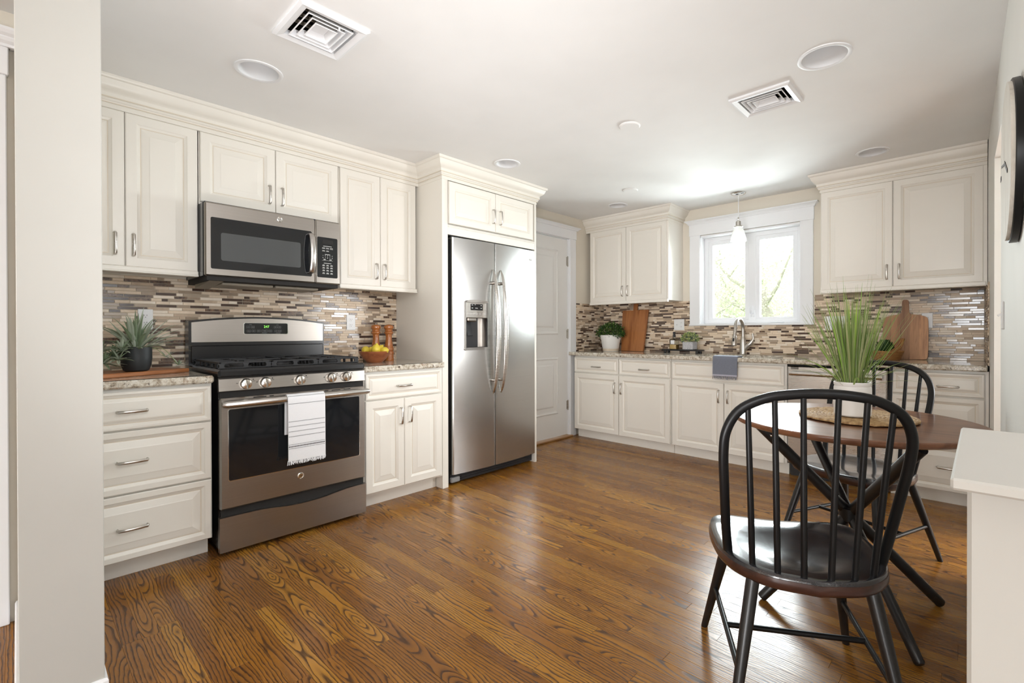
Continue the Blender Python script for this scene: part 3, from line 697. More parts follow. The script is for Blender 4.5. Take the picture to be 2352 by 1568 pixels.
# ------------------------------------------------------------------ granite worktops
def slab(name, label, boxes, edge):
    g = G()
    for b in boxes: g.box(*b)
    for e in edge: g.cbox(*e, 0.007)
    return tag(g.make(name, 'granite', None, smooth=30, merge=False), label, 'worktop')
z0, z1 = 0.8556, CT
slab('granite_worktop', 'short speckled granite worktop left of the range, under the agave plant', [(-0.029, 0.60, 0.05, 0.64, z0, z1)], [(0.56, 0.607, 0.05, 0.651, z0, z1)])
slab('granite_worktop', 'short speckled granite worktop right of the range, under the lemons', [(-0.029, 0.60, 1.43, 2.019, z0, z1)], [(0.56, 0.607, 1.428, 2.019, z0, z1)])
SX0, SX1, SY0, SY1 = 1.47, 2.13, 4.03, 4.42
xe = xr(4.2) - 0.004
slab('granite_worktop', 'long speckled granite worktop under the window with the sink cut into it',
     [(0.155, SX0, 3.94, YB - 0.001, z0, z1), (SX1, xe, 3.94, YB - 0.001, z0, z1), (SX0, SX1, 3.94, SY0, z0, z1), (SX0, SX1, SY1, YB - 0.001, z0, z1)], [(0.205, xe, 3.925, 3.97, z0, z1)])
r = root('kitchen_sink', 'steel undermount sink below the window', 'sink', (1.80, 4.225, 0))
g = G(); a, b = 0.345, 0.21
panel = [(-a, -b), (a, -b), (a, b), (-a, b)]
vs = [(x, y, 0.855) for x, y in panel] + [(x * .96, y * .94, 0.69) for x, y in panel] + [(x * .9, y * .88, 0.675) for x, y in panel]
g.add(vs, [(0, 1, 5, 4), (1, 2, 6, 5), (2, 3, 7, 6), (3, 0, 4, 7), (4, 5, 9, 8), (5, 6, 10, 9), (6, 7, 11, 10), (7, 4, 8, 11), (8, 9, 10, 11)])
g.make('basin', 'steel', r, smooth=0)
G().lathe([(0.0, 0.677), (0.035, 0.677), (0.042, 0.680), (0.044, 0.676)], 24).make('drain', 'chrome', r)

# ------------------------------------------------------------------ mosaic backsplashes
def splash(label, loc, rz, L, za, zb, holes, seed, group=None):
    r = root('mosaic_backsplash', label, 'backsplash', loc, rz); rr = random.Random(seed)
    Rm = Matrix.Rotation(rz, 4, 'Z'); P = 0.0167; rects = []
    holes_g = G()
    cuts = sorted({0.0, L, *[q for h in holes for q in h[:2]]})
    # grout bed, split around openings
    zc = sorted({za, zb, *[min(q, zb) for h in holes for q in h[2:]]})
    bed = G()
    for i in range(len(cuts) - 1):
        for j in range(len(zc) - 1):
            mx, mz = (cuts[i] + cuts[i + 1]) / 2, (zc[j] + zc[j + 1]) / 2
            if not any(h[0] < mx < h[1] and h[2] < mz < h[3] for h in holes): bed.box(cuts[i], cuts[i + 1], -0.003, -0.0002, zc[j], zc[j + 1])
    bed.make('grout_bed', 'grout', r, smooth=0, merge=False)
    z = za + 0.001; last = None
    while z < zb - 0.004:
        h = min(P - 0.0018, zb - z); x = -rr.random() * 0.08
        while x < L:
            ln = rr.choice((0.030, 0.046, 0.062, 0.062, 0.094, 0.094, 0.110, 0.127)); k = rr.choices(range(7), TW)[0]
            if k in (3, 4, 6) and ln < .06 and rr.random() < .6: ln = 0.094
            if k == last: k = rr.choices(range(7), TW)[0]
            last = k
            segs = [(max(x, 0.0), min(x + ln - 0.0018, L))]
            for hx in holes:
                if z + h > hx[2] + 0.003 and z < hx[3] - 0.003:
                    segs = [q for s in segs for q in ((s[0], min(s[1], hx[0])), (max(s[0], hx[1]), s[1]))]
            for s in segs:
                if s[1] - s[0] > 0.004:
                    w = Rm @ Vector(((s[0] + s[1]) / 2, 0, z)) + Vector(loc); dd = (w - camo.location)
                    rects.append((-(s[1] - s[0]) / dd.length_squared * max(0.05, abs(dd.dot(Rm @ Vector((0, 1, 0)))) / dd.length), s[0], s[1], z, z + h, k))
            x += ln
        z += P
    rects.sort(); rest = G()
    for i, (q, a, b, c, d, k) in enumerate(rects):
        y = -0.0065 - (0.0006 if k in (3, 4, 6) else 0.0)
        g = G() if i < 300 else rest
        c1 = 0.0008
        g.add([(a, -0.003, c), (b, -0.003, c), (b, -0.003, d), (a, -0.003, d), (a + c1, y, c + c1), (b - c1, y, c + c1), (b - c1, y, d - c1), (a + c1, y, d - c1)],
              [(0, 1, 5, 4), (1, 2, 6, 5), (2, 3, 7, 6), (3, 0, 4, 7), (4, 5, 6, 7)], 0 if i < 300 else k)
        if i < 300: g.make('tile', TILES[k], r, smooth=0, merge=False, recalc=False)
    if rest.f: tag(rest.make('tile', TILES, r, smooth=0, merge=False, recalc=False), kind='stuff')
splash('mosaic tile backsplash behind the range and under the microwave', (-0.03, 0.05, 0), pi / 2, 1.969, CT + 0.0005, UB + 0.012, [], 1)
splash('narrow mosaic tile backsplash beside the white door casing', (0.153, 4.056, 0), pi / 2, YB - 4.056 - 0.0001, CT + 0.0005, UB + 0.012, [], 2)
splash('long mosaic tile backsplash on the window wall', (0.160, YB, 0), 0, xr(YB) - 0.168, CT + 0.0005, UB + 0.012, [(1.205 - 0.160, 2.322 - 0.160, 1.158, 2.0)], 3)
splash('sliver of mosaic tile backsplash on the right wall, over the worktop end', (xr(YB) - 0.0005, YB - 0.009, 0), -pi / 2 + 0.024, 0.615, CT + 0.0005, UB, [], 4)

# ------------------------------------------------------------------ microwave
MY = 0.661
r = runroot('microwave', 'stainless over-the-range microwave with black window and keypad', 'microwave', 'L', MY)
def rrect(x0, x1, z0, z1, rad, n=5):
    out = []
    for cx, cz, a0 in ((x1 - rad, z1 - rad, 0), (x0 + rad, z1 - rad, pi / 2), (x0 + rad, z0 + rad, pi), (x1 - rad, z0 + rad, 1.5 * pi)):
        out += [(cx + rad * cos(a0 + pi / 2 * k / n), cz + rad * sin(a0 + pi / 2 * k / n)) for k in range(n + 1)]
    return out
G().box(0.004, 0.716, -0.375, 0.025, 1.402, 1.789).make('body', 'blackplastic', r, smooth=0)
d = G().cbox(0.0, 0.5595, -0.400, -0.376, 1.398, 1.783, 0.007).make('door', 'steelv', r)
G().prism(rrect(0.026, 0.540, 1.436, 1.706, 0.008), -0.4012, -0.399).make('glass', 'ovenglass', d)
G().prism(rrect(0.072, 0.476, 1.482, 1.629, 0.010), -0.4018, -0.4005).make('window', 'screenmesh', d)
g = G()
g.tube(catmull([(0.529, -0.401, 1.457), (0.529, -0.428, 1.462), (0.529, -0.446, 1.51), (0.529, -0.452, 1.57), (0.529, -0.446, 1.63), (0.529, -0.428, 1.682), (0.529, -0.401, 1.687)], 5), 0.011, 10, flat=(0.55, 1.35), up=(0, -1, 0))
g.make('handle', 'steel', d, smooth=50)
G().lathe([(0, 0.004), (0.010, 0.004), (0.012, 0.002), (0.014, 0.0035), (0.0155, 0.003), (0.0162, 0)], 28, T=Matrix.Rotation(pi / 2, 4, 'X'), c=(0.362, -0.400, 1.748)).make('badge', 'chrome', d)
text('GE', 0.012, 'greyprint', d, (0.362, -0.4045, 1.748), (pi / 2, 0, 0), 'badge_letters')
c = G().cbox(0.5615, 0.717, -0.400, -0.376, 1.398, 1.783, 0.007).make('control_panel', 'steelv', r)
G().prism(rrect(0.572, 0.696, 1.436, 1.682, 0.008), -0.4012, -0.399).make('keypad', 'ovenglass', c)
G().prism(rrect(0.604, 0.668, 1.643, 1.668, 0.002), -0.4018, -0.4005).make('display', 'gap', c)
g = G()
def dash(g, x, z, w, h=0.0028): g.box(x - w / 2, x + w / 2, -0.4018, -0.4008, z - h / 2, z + h / 2)
dash(g, 0.634, 1.628, 0.052)
for x in (0.610, 0.634, 0.658): dash(g, x, 1.617, 0.017); dash(g, x, 1.612, 0.019, .001)
for x in (0.610, 0.634): dash(g, x, 1.600, 0.015); dash(g, x, 1.5965, 0.018, .001)
dash(g, 0.634, 1.578, 0.032); dash(g, 0.634, 1.541, 0.066, .001)
for x in (0.616, 0.652): dash(g, x, 1.547, 0.013, .004)
dash(g, 0.634, 1.524, 0.046)
for z in (1.513, 1.498, 1.482, 1.465):
    for x in (0.610, 0.634, 0.658): dash(g, x, z, 0.013); dash(g, x, z - 0.005, 0.016, .0022)
g.make('key_print', 'print', c, smooth=0)
for i, ch in enumerate('1234567890'): text(ch, 0.010, 'print', c, (0.606 + 0.014 * (i % 5), -0.4018, 1.570 - 0.013 * (i // 5)), (pi / 2, 0, 0), 'key_digit')
g = G().box(0.012, 0.705, -0.385, 0.02, 1.376, 1.403)
g.make('underside', 'gap', r, smooth=0)
for a, b in ((0.10, 0.36), (0.37, 0.62)):
    G().cbox(a, b, -0.30, -0.06, 1.362, 1.377, 0.004).make('grease_filter', 'filter', r)
g = G(); g.add([(0.03, -0.37, 1.377), (0.095, -0.37, 1.377), (0.095, -0.05, 1.352), (0.03, -0.05, 1.352), (0.03, -0.05, 1.377), (0.095, -0.05, 1.377)], [(0, 1, 2, 3), (3, 2, 5, 4), (0, 3, 4), (1, 5, 2)]); g.make('lamp_cover', 'filter', r, smooth=0)
G().box(0.0, 0.004, -0.36, -0.02, 1.40, 1.785).make('vent_side', 'black', r, smooth=0)

# ------------------------------------------------------------------ gas range
RY = 0.665; RW = 0.755
r = runroot('gas_range', 'stainless gas range with five knobs, black grates and raised back panel', 'range', 'L', RY)
G().box(0.004, RW - 0.004, -0.600, -0.012, 0.035, 0.90).make('body', 'black', r, smooth=0)
g = G()
for x in (0.05, RW - 0.05):
    for y in (-0.56, -0.08): g.lathe([(0.018, 0.0), (0.018, 0.012), (0.010, 0.014), (0.010, 0.036)], 14, c=(x, y, 0))
g.make('foot', 'blackplastic', r)
G().cbox(-0.001, RW + 0.001, -0.625, -0.02, 0.877, 0.918, 0.010).make('cooktop', 'black', r)
# back panel with an arched top
bx0, bx1 = -0.012, 0.742
def arch(x0, x1, zb, ze, zm, n=16): return [(x0, zb), (x1, zb)] + [(x1 + (x0 - x1) * k / n, ze + (zm - ze) * (1 - (2 * k / n - 1) ** 2)) for k in range(n + 1)]
bp = G().prism(arch(bx0, bx1, 0.915, 1.168, 1.196), -0.082, -0.005).make('back_panel', 'black', r)
G().prism(arch(bx0 + 0.012, bx1 - 0.010, 1.046, 1.158, 1.186), -0.090, -0.080).make('steel_fascia', 'steelv', bp)
G().cbox(bx0 + 0.010, bx1 - 0.008, -0.089, -0.080, 0.930, 1.026, 0.006).make('lower_fascia', 'black', bp)
dx0, dx1, dz0, dz1 = 0.262, 0.508, 1.092, 1.158
fr = G().prism(rrect(dx0 - 0.003, dx1 + 0.003, dz0 - 0.003, dz1 + 0.003, 0.010), -0.0915, -0.089).make('display_rim', 'chrome', bp)
G().prism(rrect(dx0, dx1, dz0, dz1, 0.009), -0.0925, -0.089).make('display', 'ovenglass', bp)
text('247', 0.021, 'led', bp, (0.385, -0.093, 1.136), (pi / 2, 0, 0), 'clock_digits')
g = G()
def outl(g, x0, x1, z0, z1, y=-0.0930, w=0.0008):
    g.box(x0, x1, y, y + .0006, z0, z0 + w); g.box(x0, x1, y, y + .0006, z1 - w, z1); g.box(x0, x0 + w, y, y + .0006, z0, z1); g.box(x1 - w, x1, y, y + .0006, z0, z1)
for x, z, w in ((0.283, 1.134, 0.018), (0.309, 1.134, 0.018), (0.286, 1.110, 0.020), (0.313, 1.110, 0.020), (0.341, 1.110, 0.018), (0.375, 1.110, 0.034), (0.406, 1.110, 0.018), (0.440, 1.110, 0.018), (0.462, 1.110, 0.018), (0.437, 1.134, 0.018), (0.459, 1.134, 0.018)):
    outl(g, x - w / 2, x + w / 2, z - 0.0065, z + 0.0065); g.box(x - w / 4, x + w / 4, -0.0930, -0.0924, z - .001, z + .001)
for x, z, w in ((0.296, 1.148, .014), (0.448, 1.148, .014), (0.372, 1.098, .026), (0.452, 1.098, .026)): g.box(x - w / 2, x + w / 2, -0.0930, -0.0924, z - .0008, z + .0008)
g.make('button_print', 'greyprint', bp, smooth=0)
# burners and grates
for x, y, q in ((0.135, -0.46, 0.045), (0.135, -0.20, 0.038), (0.378, -0.33, 0.05), (0.62, -0.46, 0.045), (0.62, -0.20, 0.036)):
    G().lathe([(q + 0.012, 0.917), (q + 0.010, 0.925), (q, 0.926), (q, 0.934), (q - 0.004, 0.937), (0, 0.938)], 24, c=(x, y, 0)).make('burner', 'iron', r)
for k, (a, b) in enumerate(((0.016, 0.252), (0.257, 0.498), (0.503, 0.739))):
    g = G(); zt = 0.953; f0, f1 = -0.572, -0.105; w = 0.011
    for y in (f0, f1):                                  # front and rear rails with oval openings
        g.cbox(a, b, y, y + 0.010, zt - 0.010, zt, 0.003)
        g.cbox(a, b, y, y + 0.010, 0.918, 0.924, 0.002)
        m = (a + b) / 2
        for x0, x1 in ((a, a + 0.022), (m - 0.010, m + 0.010), (b - 0.022, b)): g.prism([(x0 - .006, 0.920), (x1 + .006, 0.920), (x1, 0.928), (x1, zt - 0.016), (x1 + .006, zt - 0.008), (x0 - .006, zt - 0.008), (x0, zt - 0.016), (x0, 0.928)], y + .001, y + 0.009, 'y')
    for x in (a, b - w):
        g.cbox(x, x + w, f0, f1, zt - 0.012, zt, 0.003)
        for y in (-0.50, -0.40, -0.30, -0.20): g.cbox(x + 0.001, x + w - 0.001, y - .012, y + .012, 0.918, zt - 0.008, 0.003)
    cy = [-0.46, -0.20] if k != 1 else [-0.33]
    for y in cy:
        cx = (a + b) / 2
        for an in range(0, 360, 90):
            dx, dy = cos(radians(an)), sin(radians(an)); L = 0.118 if abs(dx) > .5 else (0.125 if k != 1 else 0.235)
            p0, p1 = Vector((cx + dx * 0.022, y + dy * 0.022, zt - 0.004)), Vector((cx + dx * (L - 0.006), y + dy * L, zt - 0.004)); 
            if f0 <= p1.y <= f1 + .02: g.tube([p0, p1], 0.0055, 4)
    g.cbox(a, b, -0.335, -0.325, zt - 0.010, zt, 0.003)
    g.make('grate', 'iron', r)
cp = G().prism([(-0.600, 0.808), (-0.619, 0.808), (-0.624, 0.812), (-0.618, 0.870), (-0.613, 0.876), (-0.600, 0.876)], 0.001, RW - 0.001, 'x').make('control_panel', 'steelv', r, smooth=20)
G().box(0.008, RW - 0.008, -0.606, -0.590, 0.776, 0.810).make('gap_trim', 'gap', r, smooth=0)
for x in (0.118, 0.208, 0.380, 0.552, 0.640):
    T = Matrix.Rotation(pi / 2 + 0.09, 4, 'X')
    kb = G().lathe([(0.0268, 0.0), (0.0275, 0.006), (0.0262, 0.017), (0.023, 0.023), (0.012, 0.026), (0, 0.0265)], 30, T=T, c=(x, -0.6195, 0.843)).make('knob', 'knob', r)
    G().cbox(-0.0045, 0.0045, -0.023, 0.023, 0.018, 0.034, 0.0035, T=Matrix.Translation((x, -0.6195, 0.843)) @ T @ Matrix.Rotation(0.12, 4, 'Z')).make('grip', 'knob', kb)
    g = G(); g.box(x + .033, x + .037, -0.6235, -0.617, 0.860, 0.864); g.box(x - .042, x - .034, -0.6235, -0.617, 0.846, 0.848); g.box(x + .034, x + .042, -0.6235, -0.617, 0.853, 0.8545); g.make('knob_mark', 'gap', cp, smooth=0)
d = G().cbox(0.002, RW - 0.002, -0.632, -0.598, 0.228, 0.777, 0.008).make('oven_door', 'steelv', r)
G().prism(rrect(0.036, 0.716, 0.366, 0.724, 0.010), -0.6332, -0.630).make('window_rim', 'chrome', d)
G().prism(rrect(0.039, 0.713, 0.369, 0.721, 0.009), -0.6340, -0.630).make('glass', 'ovenglass', d)
g = G()
for a, b in ((0.15, 0.21), (0.225, 0.245), (0.51, 0.53), (0.55, 0.60), (0.62, 0.66)): g.box(a, b, -0.6325, -0.628, 0.768, 0.7725)
g.make('vent_slot', 'gap', d, smooth=0)
g = G().tube([(0.004, -0.676, 0.752), (0.020, -0.680, 0.752), (RW - 0.020, -0.680, 0.752), (RW - 0.004, -0.676, 0.752)], [0.013, 0.0175, 0.0175, 0.013], 18)
for x in (0.022, RW - 0.022): g.cbox(x - 0.012, x + 0.012, -0.676, -0.630, 0.742, 0.762, 0.004)
g.make('handle', 'steel', d, smooth=50)
G().lathe([(0, 0.004), (0.011, 0.004), (0.013, 0.002), (0.015, 0.004), (0.0168, 0.003), (0.0172, 0)], 28, T=Matrix.Rotation(pi / 2, 4, 'X'), c=(0.378, -0.632, 0.321)).make('badge', 'chrome', d)
text('GE', 0.013, 'gap', d, (0.378, -0.6365, 0.321), (pi / 2, 0, 0), 'badge_letters')
top = [(RW, 0.192), (RW - 0.10, 0.190), (RW - 0.18, 0.182), (RW - 0.26, 0.172), (RW - 0.36, 0.169), (RW - 0.44, 0.173), (RW - 0.52, 0.184), (RW - 0.60, 0.190), (0, 0.192)]
top = [(p.x, p.z) for p in catmull([(a, 0, b) for a, b in top], 4)]
G().prism([(0, 0.022), (RW, 0.022)] + top, -0.634, -0.604).make('drawer', 'steelv', r, smooth=25)
G().box(0.01, RW - 0.01, -0.612, -0.59, 0.16, 0.23).make('gap_trim', 'gap', r, smooth=0)

# ------------------------------------------------------------------ refrigerator
FY = 2.101; FW = 0.862
r = runroot('refrigerator', 'stainless side-by-side refrigerator with ice dispenser', 'refrigerator', 'L', FY)
G().box(-0.028, FW - 0.01, -0.535, -0.03, 0.012, 1.772).make('body', 'blackplastic', r, smooth=0)
def yc_(x): return -0.585 - 0.026 * (1 - ((x - FW / 2) / (FW / 2)) ** 2)
def bowed(g, x0, x1, z0, z1, n=10, back=-0.540, rl=False, rr_=False):
    c = [(x0 + (x1 - x0) * k / n, yc_(x0 + (x1 - x0) * k / n)) for k in range(n + 1)]
    if rl: c[0] = (c[0][0], c[0][1] + 0.012); c.insert(1, (x0 + 0.003, yc_(x0) + 0.004)); c.insert(2, (x0 + 0.010, yc_(x0 + .01)))
    if rr_: c[-1] = (c[-1][0], c[-1][1] + 0.012); c.insert(-1, (x1 - 0.010, yc_(x1 - .01))); c.insert(-1, (x1 - 0.003, yc_(x1) + 0.004))
    return g.prism(c + [(x1, back), (x0, back)], z0, z1, 'z')
ZB, ZT = 0.080, 1.779
ld = bowed(bowed(bowed(bowed(G(), 0.0, 0.107, ZB, ZT, 4, rl=True), 0.107, 0.313, ZB, 0.985, 8), 0.107, 0.313, 1.322, ZT, 8), 0.313, 0.3855, ZB, ZT, 4, rr_=True).make('freezer_door', 'fridgesteel', r, smooth=20, merge=False)
rd = bowed(G(), 0.3915, FW, ZB, ZT, 16, rl=True, rr_=True).make('refrigerator_door', 'fridgesteel', r, smooth=20, merge=False)
def bow_handle(par, x, s):
    g = G(); y0 = yc_(x)
    P = catmull([(x, y0 - 0.004, 0.632), (x, y0 - 0.030, 0.70), (x, y0 - 0.054, 0.83), (x, y0 - 0.066, 1.00), (x, y0 - 0.068, 1.105), (x, y0 - 0.066, 1.21), (x, y0 - 0.054, 1.38), (x, y0 - 0.030, 1.51), (x, y0 - 0.004, 1.578)], 5)
    n = len(P); rs = [0.004 + 0.012 * min(1, 3.2 * min(k, n - 1 - k) / n) for k in range(n)]
    g.tube(P, rs, 12, flat=(0.75, 1.5), up=(0, -1, 0))
    for z in (0.735, 1.475): g.tube([(x, y0 + 0.004, z), (x, y0 - 0.036, z)], [0.013, 0.010], 10)
    g.make('handle', 'nickel', par, smooth=60)
bow_handle(ld, 0.362, -1); bow_handle(rd, 0.442, 1)
# dispenser set into the freezer door
yd = yc_(0.21)
g = G(); n = 16; bk = []
for k in range(n + 1):
    a = pi * k / n; bk.append((0.21 - 0.101 * cos(a), yd + 0.012 + 0.075 * sin(a)))
vs = [(x, y, 0.99) for x, y in bk] + [(x, y, 1.215) for x, y in bk]
g.add(vs, [(k, k + 1, n + 2 + k, n + 1 + k) for k in range(n)]); g.add([(x, y, 0.99) for x, y in bk], [tuple(range(n + 1))]); g.add([(x, y, 1.214) for x, y in bk], [tuple(range(n + 1))])
g.make('dispenser_recess', 'steelv', ld, smooth=50)
cpn = G().cbox(0.110, 0.310, yd - 0.001, yd + 0.03, 1.205, 1.322, 0.003).make('dispenser_panel', 'nickel', ld)
G().box(0.150, 0.266, yd - 0.002, yd, 1.262, 1.308).make('dispenser_display', 'ovenglass', cpn, smooth=0)
g = G()
for x, z, w in ((0.165, 1.300, .014), (0.165, 1.278, .014), (0.250, 1.298, .014), (0.250, 1.278, .014), (0.205, 1.278, .024), (0.192, 1.303, .010)): g.box(x - w / 2, x + w / 2, yd - .0026, yd - .0015, z - .002, z + .002)
g.make('display_print', 'print', cpn, smooth=0)
g = G()
for x in (0.130, 0.160, 0.190, 0.220, 0.250, 0.288): g.cbox(x - 0.011, x + 0.011, yd - 0.0022, yd, 1.228, 1.246, 0.001)
for z in (1.27, 1.292): g.cbox(0.119, 0.141, yd - .0022, yd, z - .006, z + .006, .001); g.cbox(0.277, 0.299, yd - .0022, yd, z - .006, z + .006, .001)
g.make('button', 'steel', cpn)
g = G().prism([(0.104, 1.318), (0.316, 1.318), (0.318, 1.322), (0.30, 1.332), (0.25, 1.338), (0.21, 1.339), (0.17, 1.338), (0.12, 1.332), (0.102, 1.322)], yd - 0.014, yd + 0.02); g.make('dispenser_hood', 'steelv', ld)
g = G(); g.prism(rrect(0.098, 0.322, 0.968, 0.988, 0.008), yd - 0.006, yd + 0.06); g.make('drip_tray', 'fridgesteel', ld)
g = G().box(0.100, 0.108, yd - 0.004, yd + 0.03, 0.985, 1.322).box(0.312, 0.320, yd - 0.004, yd + 0.03, 0.985, 1.322); g.make('dispenser_rim', 'fridgesteel', ld, smooth=0)
g = G(); T = Matrix.Translation((0.165, yd + 0.035, 1.125)) @ Matrix.Rotation(-0.25, 4, 'X'); g.cbox(-0.026, 0.026, -0.004, 0.004, -0.055, 0.055, 0.003, T=T); g.make('paddle', 'blackplastic', ld)
g = G(); g.cbox(0.130, 0.215, yd + 0.005, yd + 0.06, 1.178, 1.21, 0.008); g.make('spout', 'steelv', ld)
g = G(); g.cbox(0.772, 0.812, yc_(0.79) - 0.002, yc_(0.79) + 0.006, 1.693, 1.711, 0.001); g.make('badge', 'chrome', rd)
g = G()
for k in range(4): g.box(0.778 + k * .0085, 0.783 + k * .0085, yc_(0.79) - 0.0028, yc_(0.79) - 0.0015, 1.698, 1.706)
g.make('badge_print', 'print', rd, smooth=0)
g = G().box(0.005, FW - 0.005, -0.545, -0.50, 0.012, 0.076); g.make('toe_grille', 'blackplastic', r, smooth=0)
for z in (0.028, 0.043, 0.058): G().box(0.10, FW - 0.02, -0.552, -0.544, z - .0035, z + .0035).make('grille_slat', 'blackplastic', r, smooth=0)
G().cbox(0.0, 0.075, -0.575, -0.545, 0.018, 0.055, 0.006).make('leg_cover', 'greyprint', r)
G().cbox(0.01, 0.10, -0.56, -0.48, 1.772, 1.796, 0.006).make('hinge_cover', 'blackplastic', r)

# ------------------------------------------------------------------ dishwasher
r = runroot('dishwasher', 'stainless dishwasher with bar handle behind the dining table', 'dishwasher', 'B', 2.276)
G().box(0.003, 0.625, -0.60, -0.03, 0.10, 0.85).make('body', 'gap', r, smooth=0)
d = G().cbox(0.006, 0.622, -0.632, -0.602, 0.112, 0.842, 0.007).make('door', 'steel', r)
g = G().tube([(0.028, -0.668, 0.790), (0.60, -0.668, 0.790)], 0.015, 14, flat=(1.1, 0.8), up=(0, 0, 1))
for x in (0.045, 0.585): g.cbox(x - 0.010, x + 0.010, -0.668, -0.630, 0.780, 0.800, 0.004)
g.make('handle', 'steel', d, smooth=50)
g = G()
for k in range(3): g.box(0.030, 0.082, -0.6328, -0.63, 0.818 + k * .0065, 0.822 + k * .0065)
g.make('vent_slot', 'gap', d, smooth=0)
G().box(0.006, 0.622, -0.55, -0.53, 0.0, 0.108).make('toe_panel', 'blackplastic', r, smooth=0)

# ------------------------------------------------------------------ dining table and chairs
TX, TY, TZ = 2.968, 2.300, 0.745
r = root('dining_table', 'small round walnut-topped dining table on crossed black legs', 'table', (TX, TY, 0))
G().lathe([(0, TZ - 0.026), (0.418, TZ - 0.026), (0.432, TZ - 0.020), (0.4375, TZ - 0.012), (0.4375, TZ - 0.003), (0.435, TZ), (0, TZ)], 96).make('tabletop', 'walnut', r)
feet = [(-0.276, -0.243), (0.287, 0.206), (0.256, -0.310), (-0.252, 0.285)]
for fx, fy in feet:
    p0 = Vector((fx, fy, 0.0)); p1 = Vector((-fx, -fy, TZ - 0.030)); d = (p1 - p0).normalized()
    p0 = p0 + d * 0.012
    lg = G().tube([p0, p0 + d * 0.006, p0 + d * 0.10, p0.lerp(p1, 0.5), p1], [0.014, 0.019, 0.0205, 0.022, 0.022], 12, flat=(1.0, 0.82)).make('leg', 'blackwood', r, smooth=40)
    e = p1 - d * 0.06; n = Vector((-d.y, d.x, 0)).normalized()
    G().ball(e + n * 0.019 * (1 if n.y < 0 else -1), 0.006, 10, 6).make('bolt', 'chrome', lg)
g = G().lathe([(0, 0.330), (0.034, 0.330), (0.039, 0.335), (0.039, 0.382), (0.034, 0.387), (0, 0.387)], 20); g.make('hub', 'blackmetal', r)
g = G().cbox(-0.30, 0.30, -0.022, 0.022, TZ - 0.042, TZ - 0.026, 0.003).cbox(-0.022, 0.022, -0.30, 0.30, TZ - 0.042, TZ - 0.026, 0.003); g.make('cleat', 'blackwood', r)

def make_chair(label, loc, rz):
    """local frame: X to the sitter's right, Y to the front"""
    r = root('spindle_chair', label, 'chair', loc, rz, group='black spindle-back dining chairs')
    half = catmull([(0, .208, 0), (.11, .206, 0), (.185, .188, 0), (.226, .150, 0), (.237, .085, 0), (.236, .0, 0), (.226, -.075, 0), (.190, -.155, 0), (.115, -.217, 0), (0, -.243, 0)], 5)
    out = [(p.x, p.y) for p in half] + [(-p.x, p.y) for p in half[-2:0:-1]]; n = len(out)
    cx, cy = 0, -0.02
    def zt(x, y, s):
        saddle = -0.013 * max(0, 1 - ((x / 0.17) ** 2 + ((y + .03) / 0.16) ** 2)) + 0.016 * max(0, (y - 0.12) / 0.09) * ((x / 0.2) ** 2 * 1.2 - 0.45)
        return 0.440 + saddle - (0.0022 if s > .985 else 0)
    def rings(g, lst, top):
        vs = []
        for s, zz in lst: vs += [((x - cx) * s + cx, (y - cy) * s + cy, zt((x - cx) * s + cx, (y - cy) * s + cy, s) if zz is None else zz) for x, y in out]
        k = len(lst); fs = [(i * n + j, i * n + (j + 1) % n, (i + 1) * n + (j + 1) % n, (i + 1) * n + j) for i in range(k - 1) for j in range(n)]
        fs.append(tuple((k - 1) * n + j for j in range(n))); g.add(vs, fs); return g
    seat = rings(G(), [(1.0, 0.428), (0.992, None), (0.975, None), (0.9, None), (0.8, None), (0.7, None), (0.58, None), (0.45, None), (0.3, None), (0.15, None), (0.04, None)], True).make('seat', 'seatwood', r, smooth=50)
    rings(G(), [(0.975, 0.430), (1.006, 0.4285), (1.012, 0.420), (1.010, 0.408), (0.985, 0.398), (0.93, 0.394), (0.5, 0.394)], False).make('seat_rim', 'rimwood', r, smooth=50)
    hoop = [(-.205, -.085, .425), (-.216, -.110, .52), (-.226, -.150, .65), (-.233, -.183, .755), (-.228, -.205, .825), (-.198, -.222, .883), (-.138, -.236, .919), (-.07, -.243, .933), (0, -.246, .937)]
    hoop = hoop + [(-x, y, z) for x, y, z in hoop[-2::-1]]
    HP = catmull(hoop, 5)
    G().tube(HP, 0.0125, 12, up=(0, 1, 0), flat=(0.95, 1.1)).make('back_bow', 'blackmetal', r, smooth=60)
    for u0, v0, u1 in ((-.153, -.168, -.172), (-.095, -.203, -.106), (-.033, -.219, -.036), (.033, -.219, .036), (.095, -.203, .106), (.153, -.168, .172)):
        q = min(HP, key=lambda p: abs(p.x - u1) + (10 if p.z < 0.8 else 0))
        G().tube([(u0, v0, 0.428), (u0 * .6 + q.x * .4, v0 * .6 + q.y * .4, .428 * .6 + q.z * .4), (q.x, q.y, q.z - 0.002)], [0.0088, 0.0088, 0.0076], 10).make('spindle', 'blackmetal', r, smooth=60)
    L = {}
    for nm, u0, v0, u1, v1 in (('fl', -.165, .135, -.238, .25), ('fr', .165, .135, .238, .25), ('rl', -.150, -.165, -.232, -.285), ('rr', .150, -.165, .207, -.285)):
        a, b = Vector((u0, v0, 0.405)), Vector((u1, v1, 0.0)); L[nm] = (a, b)
        G().tube([a, a.lerp(b, .3), b], [0.0185, 0.0180, 0.0115], 14).make('leg', 'blackwood', r, smooth=60)
    def at(nm, z): a, b = L[nm]; return a.lerp(b, (0.405 - z) / 0.405)
    mids = []
    for s in 'lr':
        p, q = at('f' + s, 0.175), at('r' + s, 0.165); G().tube([p, q], 0.0085, 10).make('side_stretcher', 'blackmetal', r, smooth=60); mids.append((p + q) / 2)
    G().tube(mids, 0.0085, 10).make('cross_stretcher', 'blackmetal', r, smooth=60)
    return r
ch = make_chair('black spindle-back chair in front of the table, seen from behind', (2.932, 1.64, 0), radians(30))
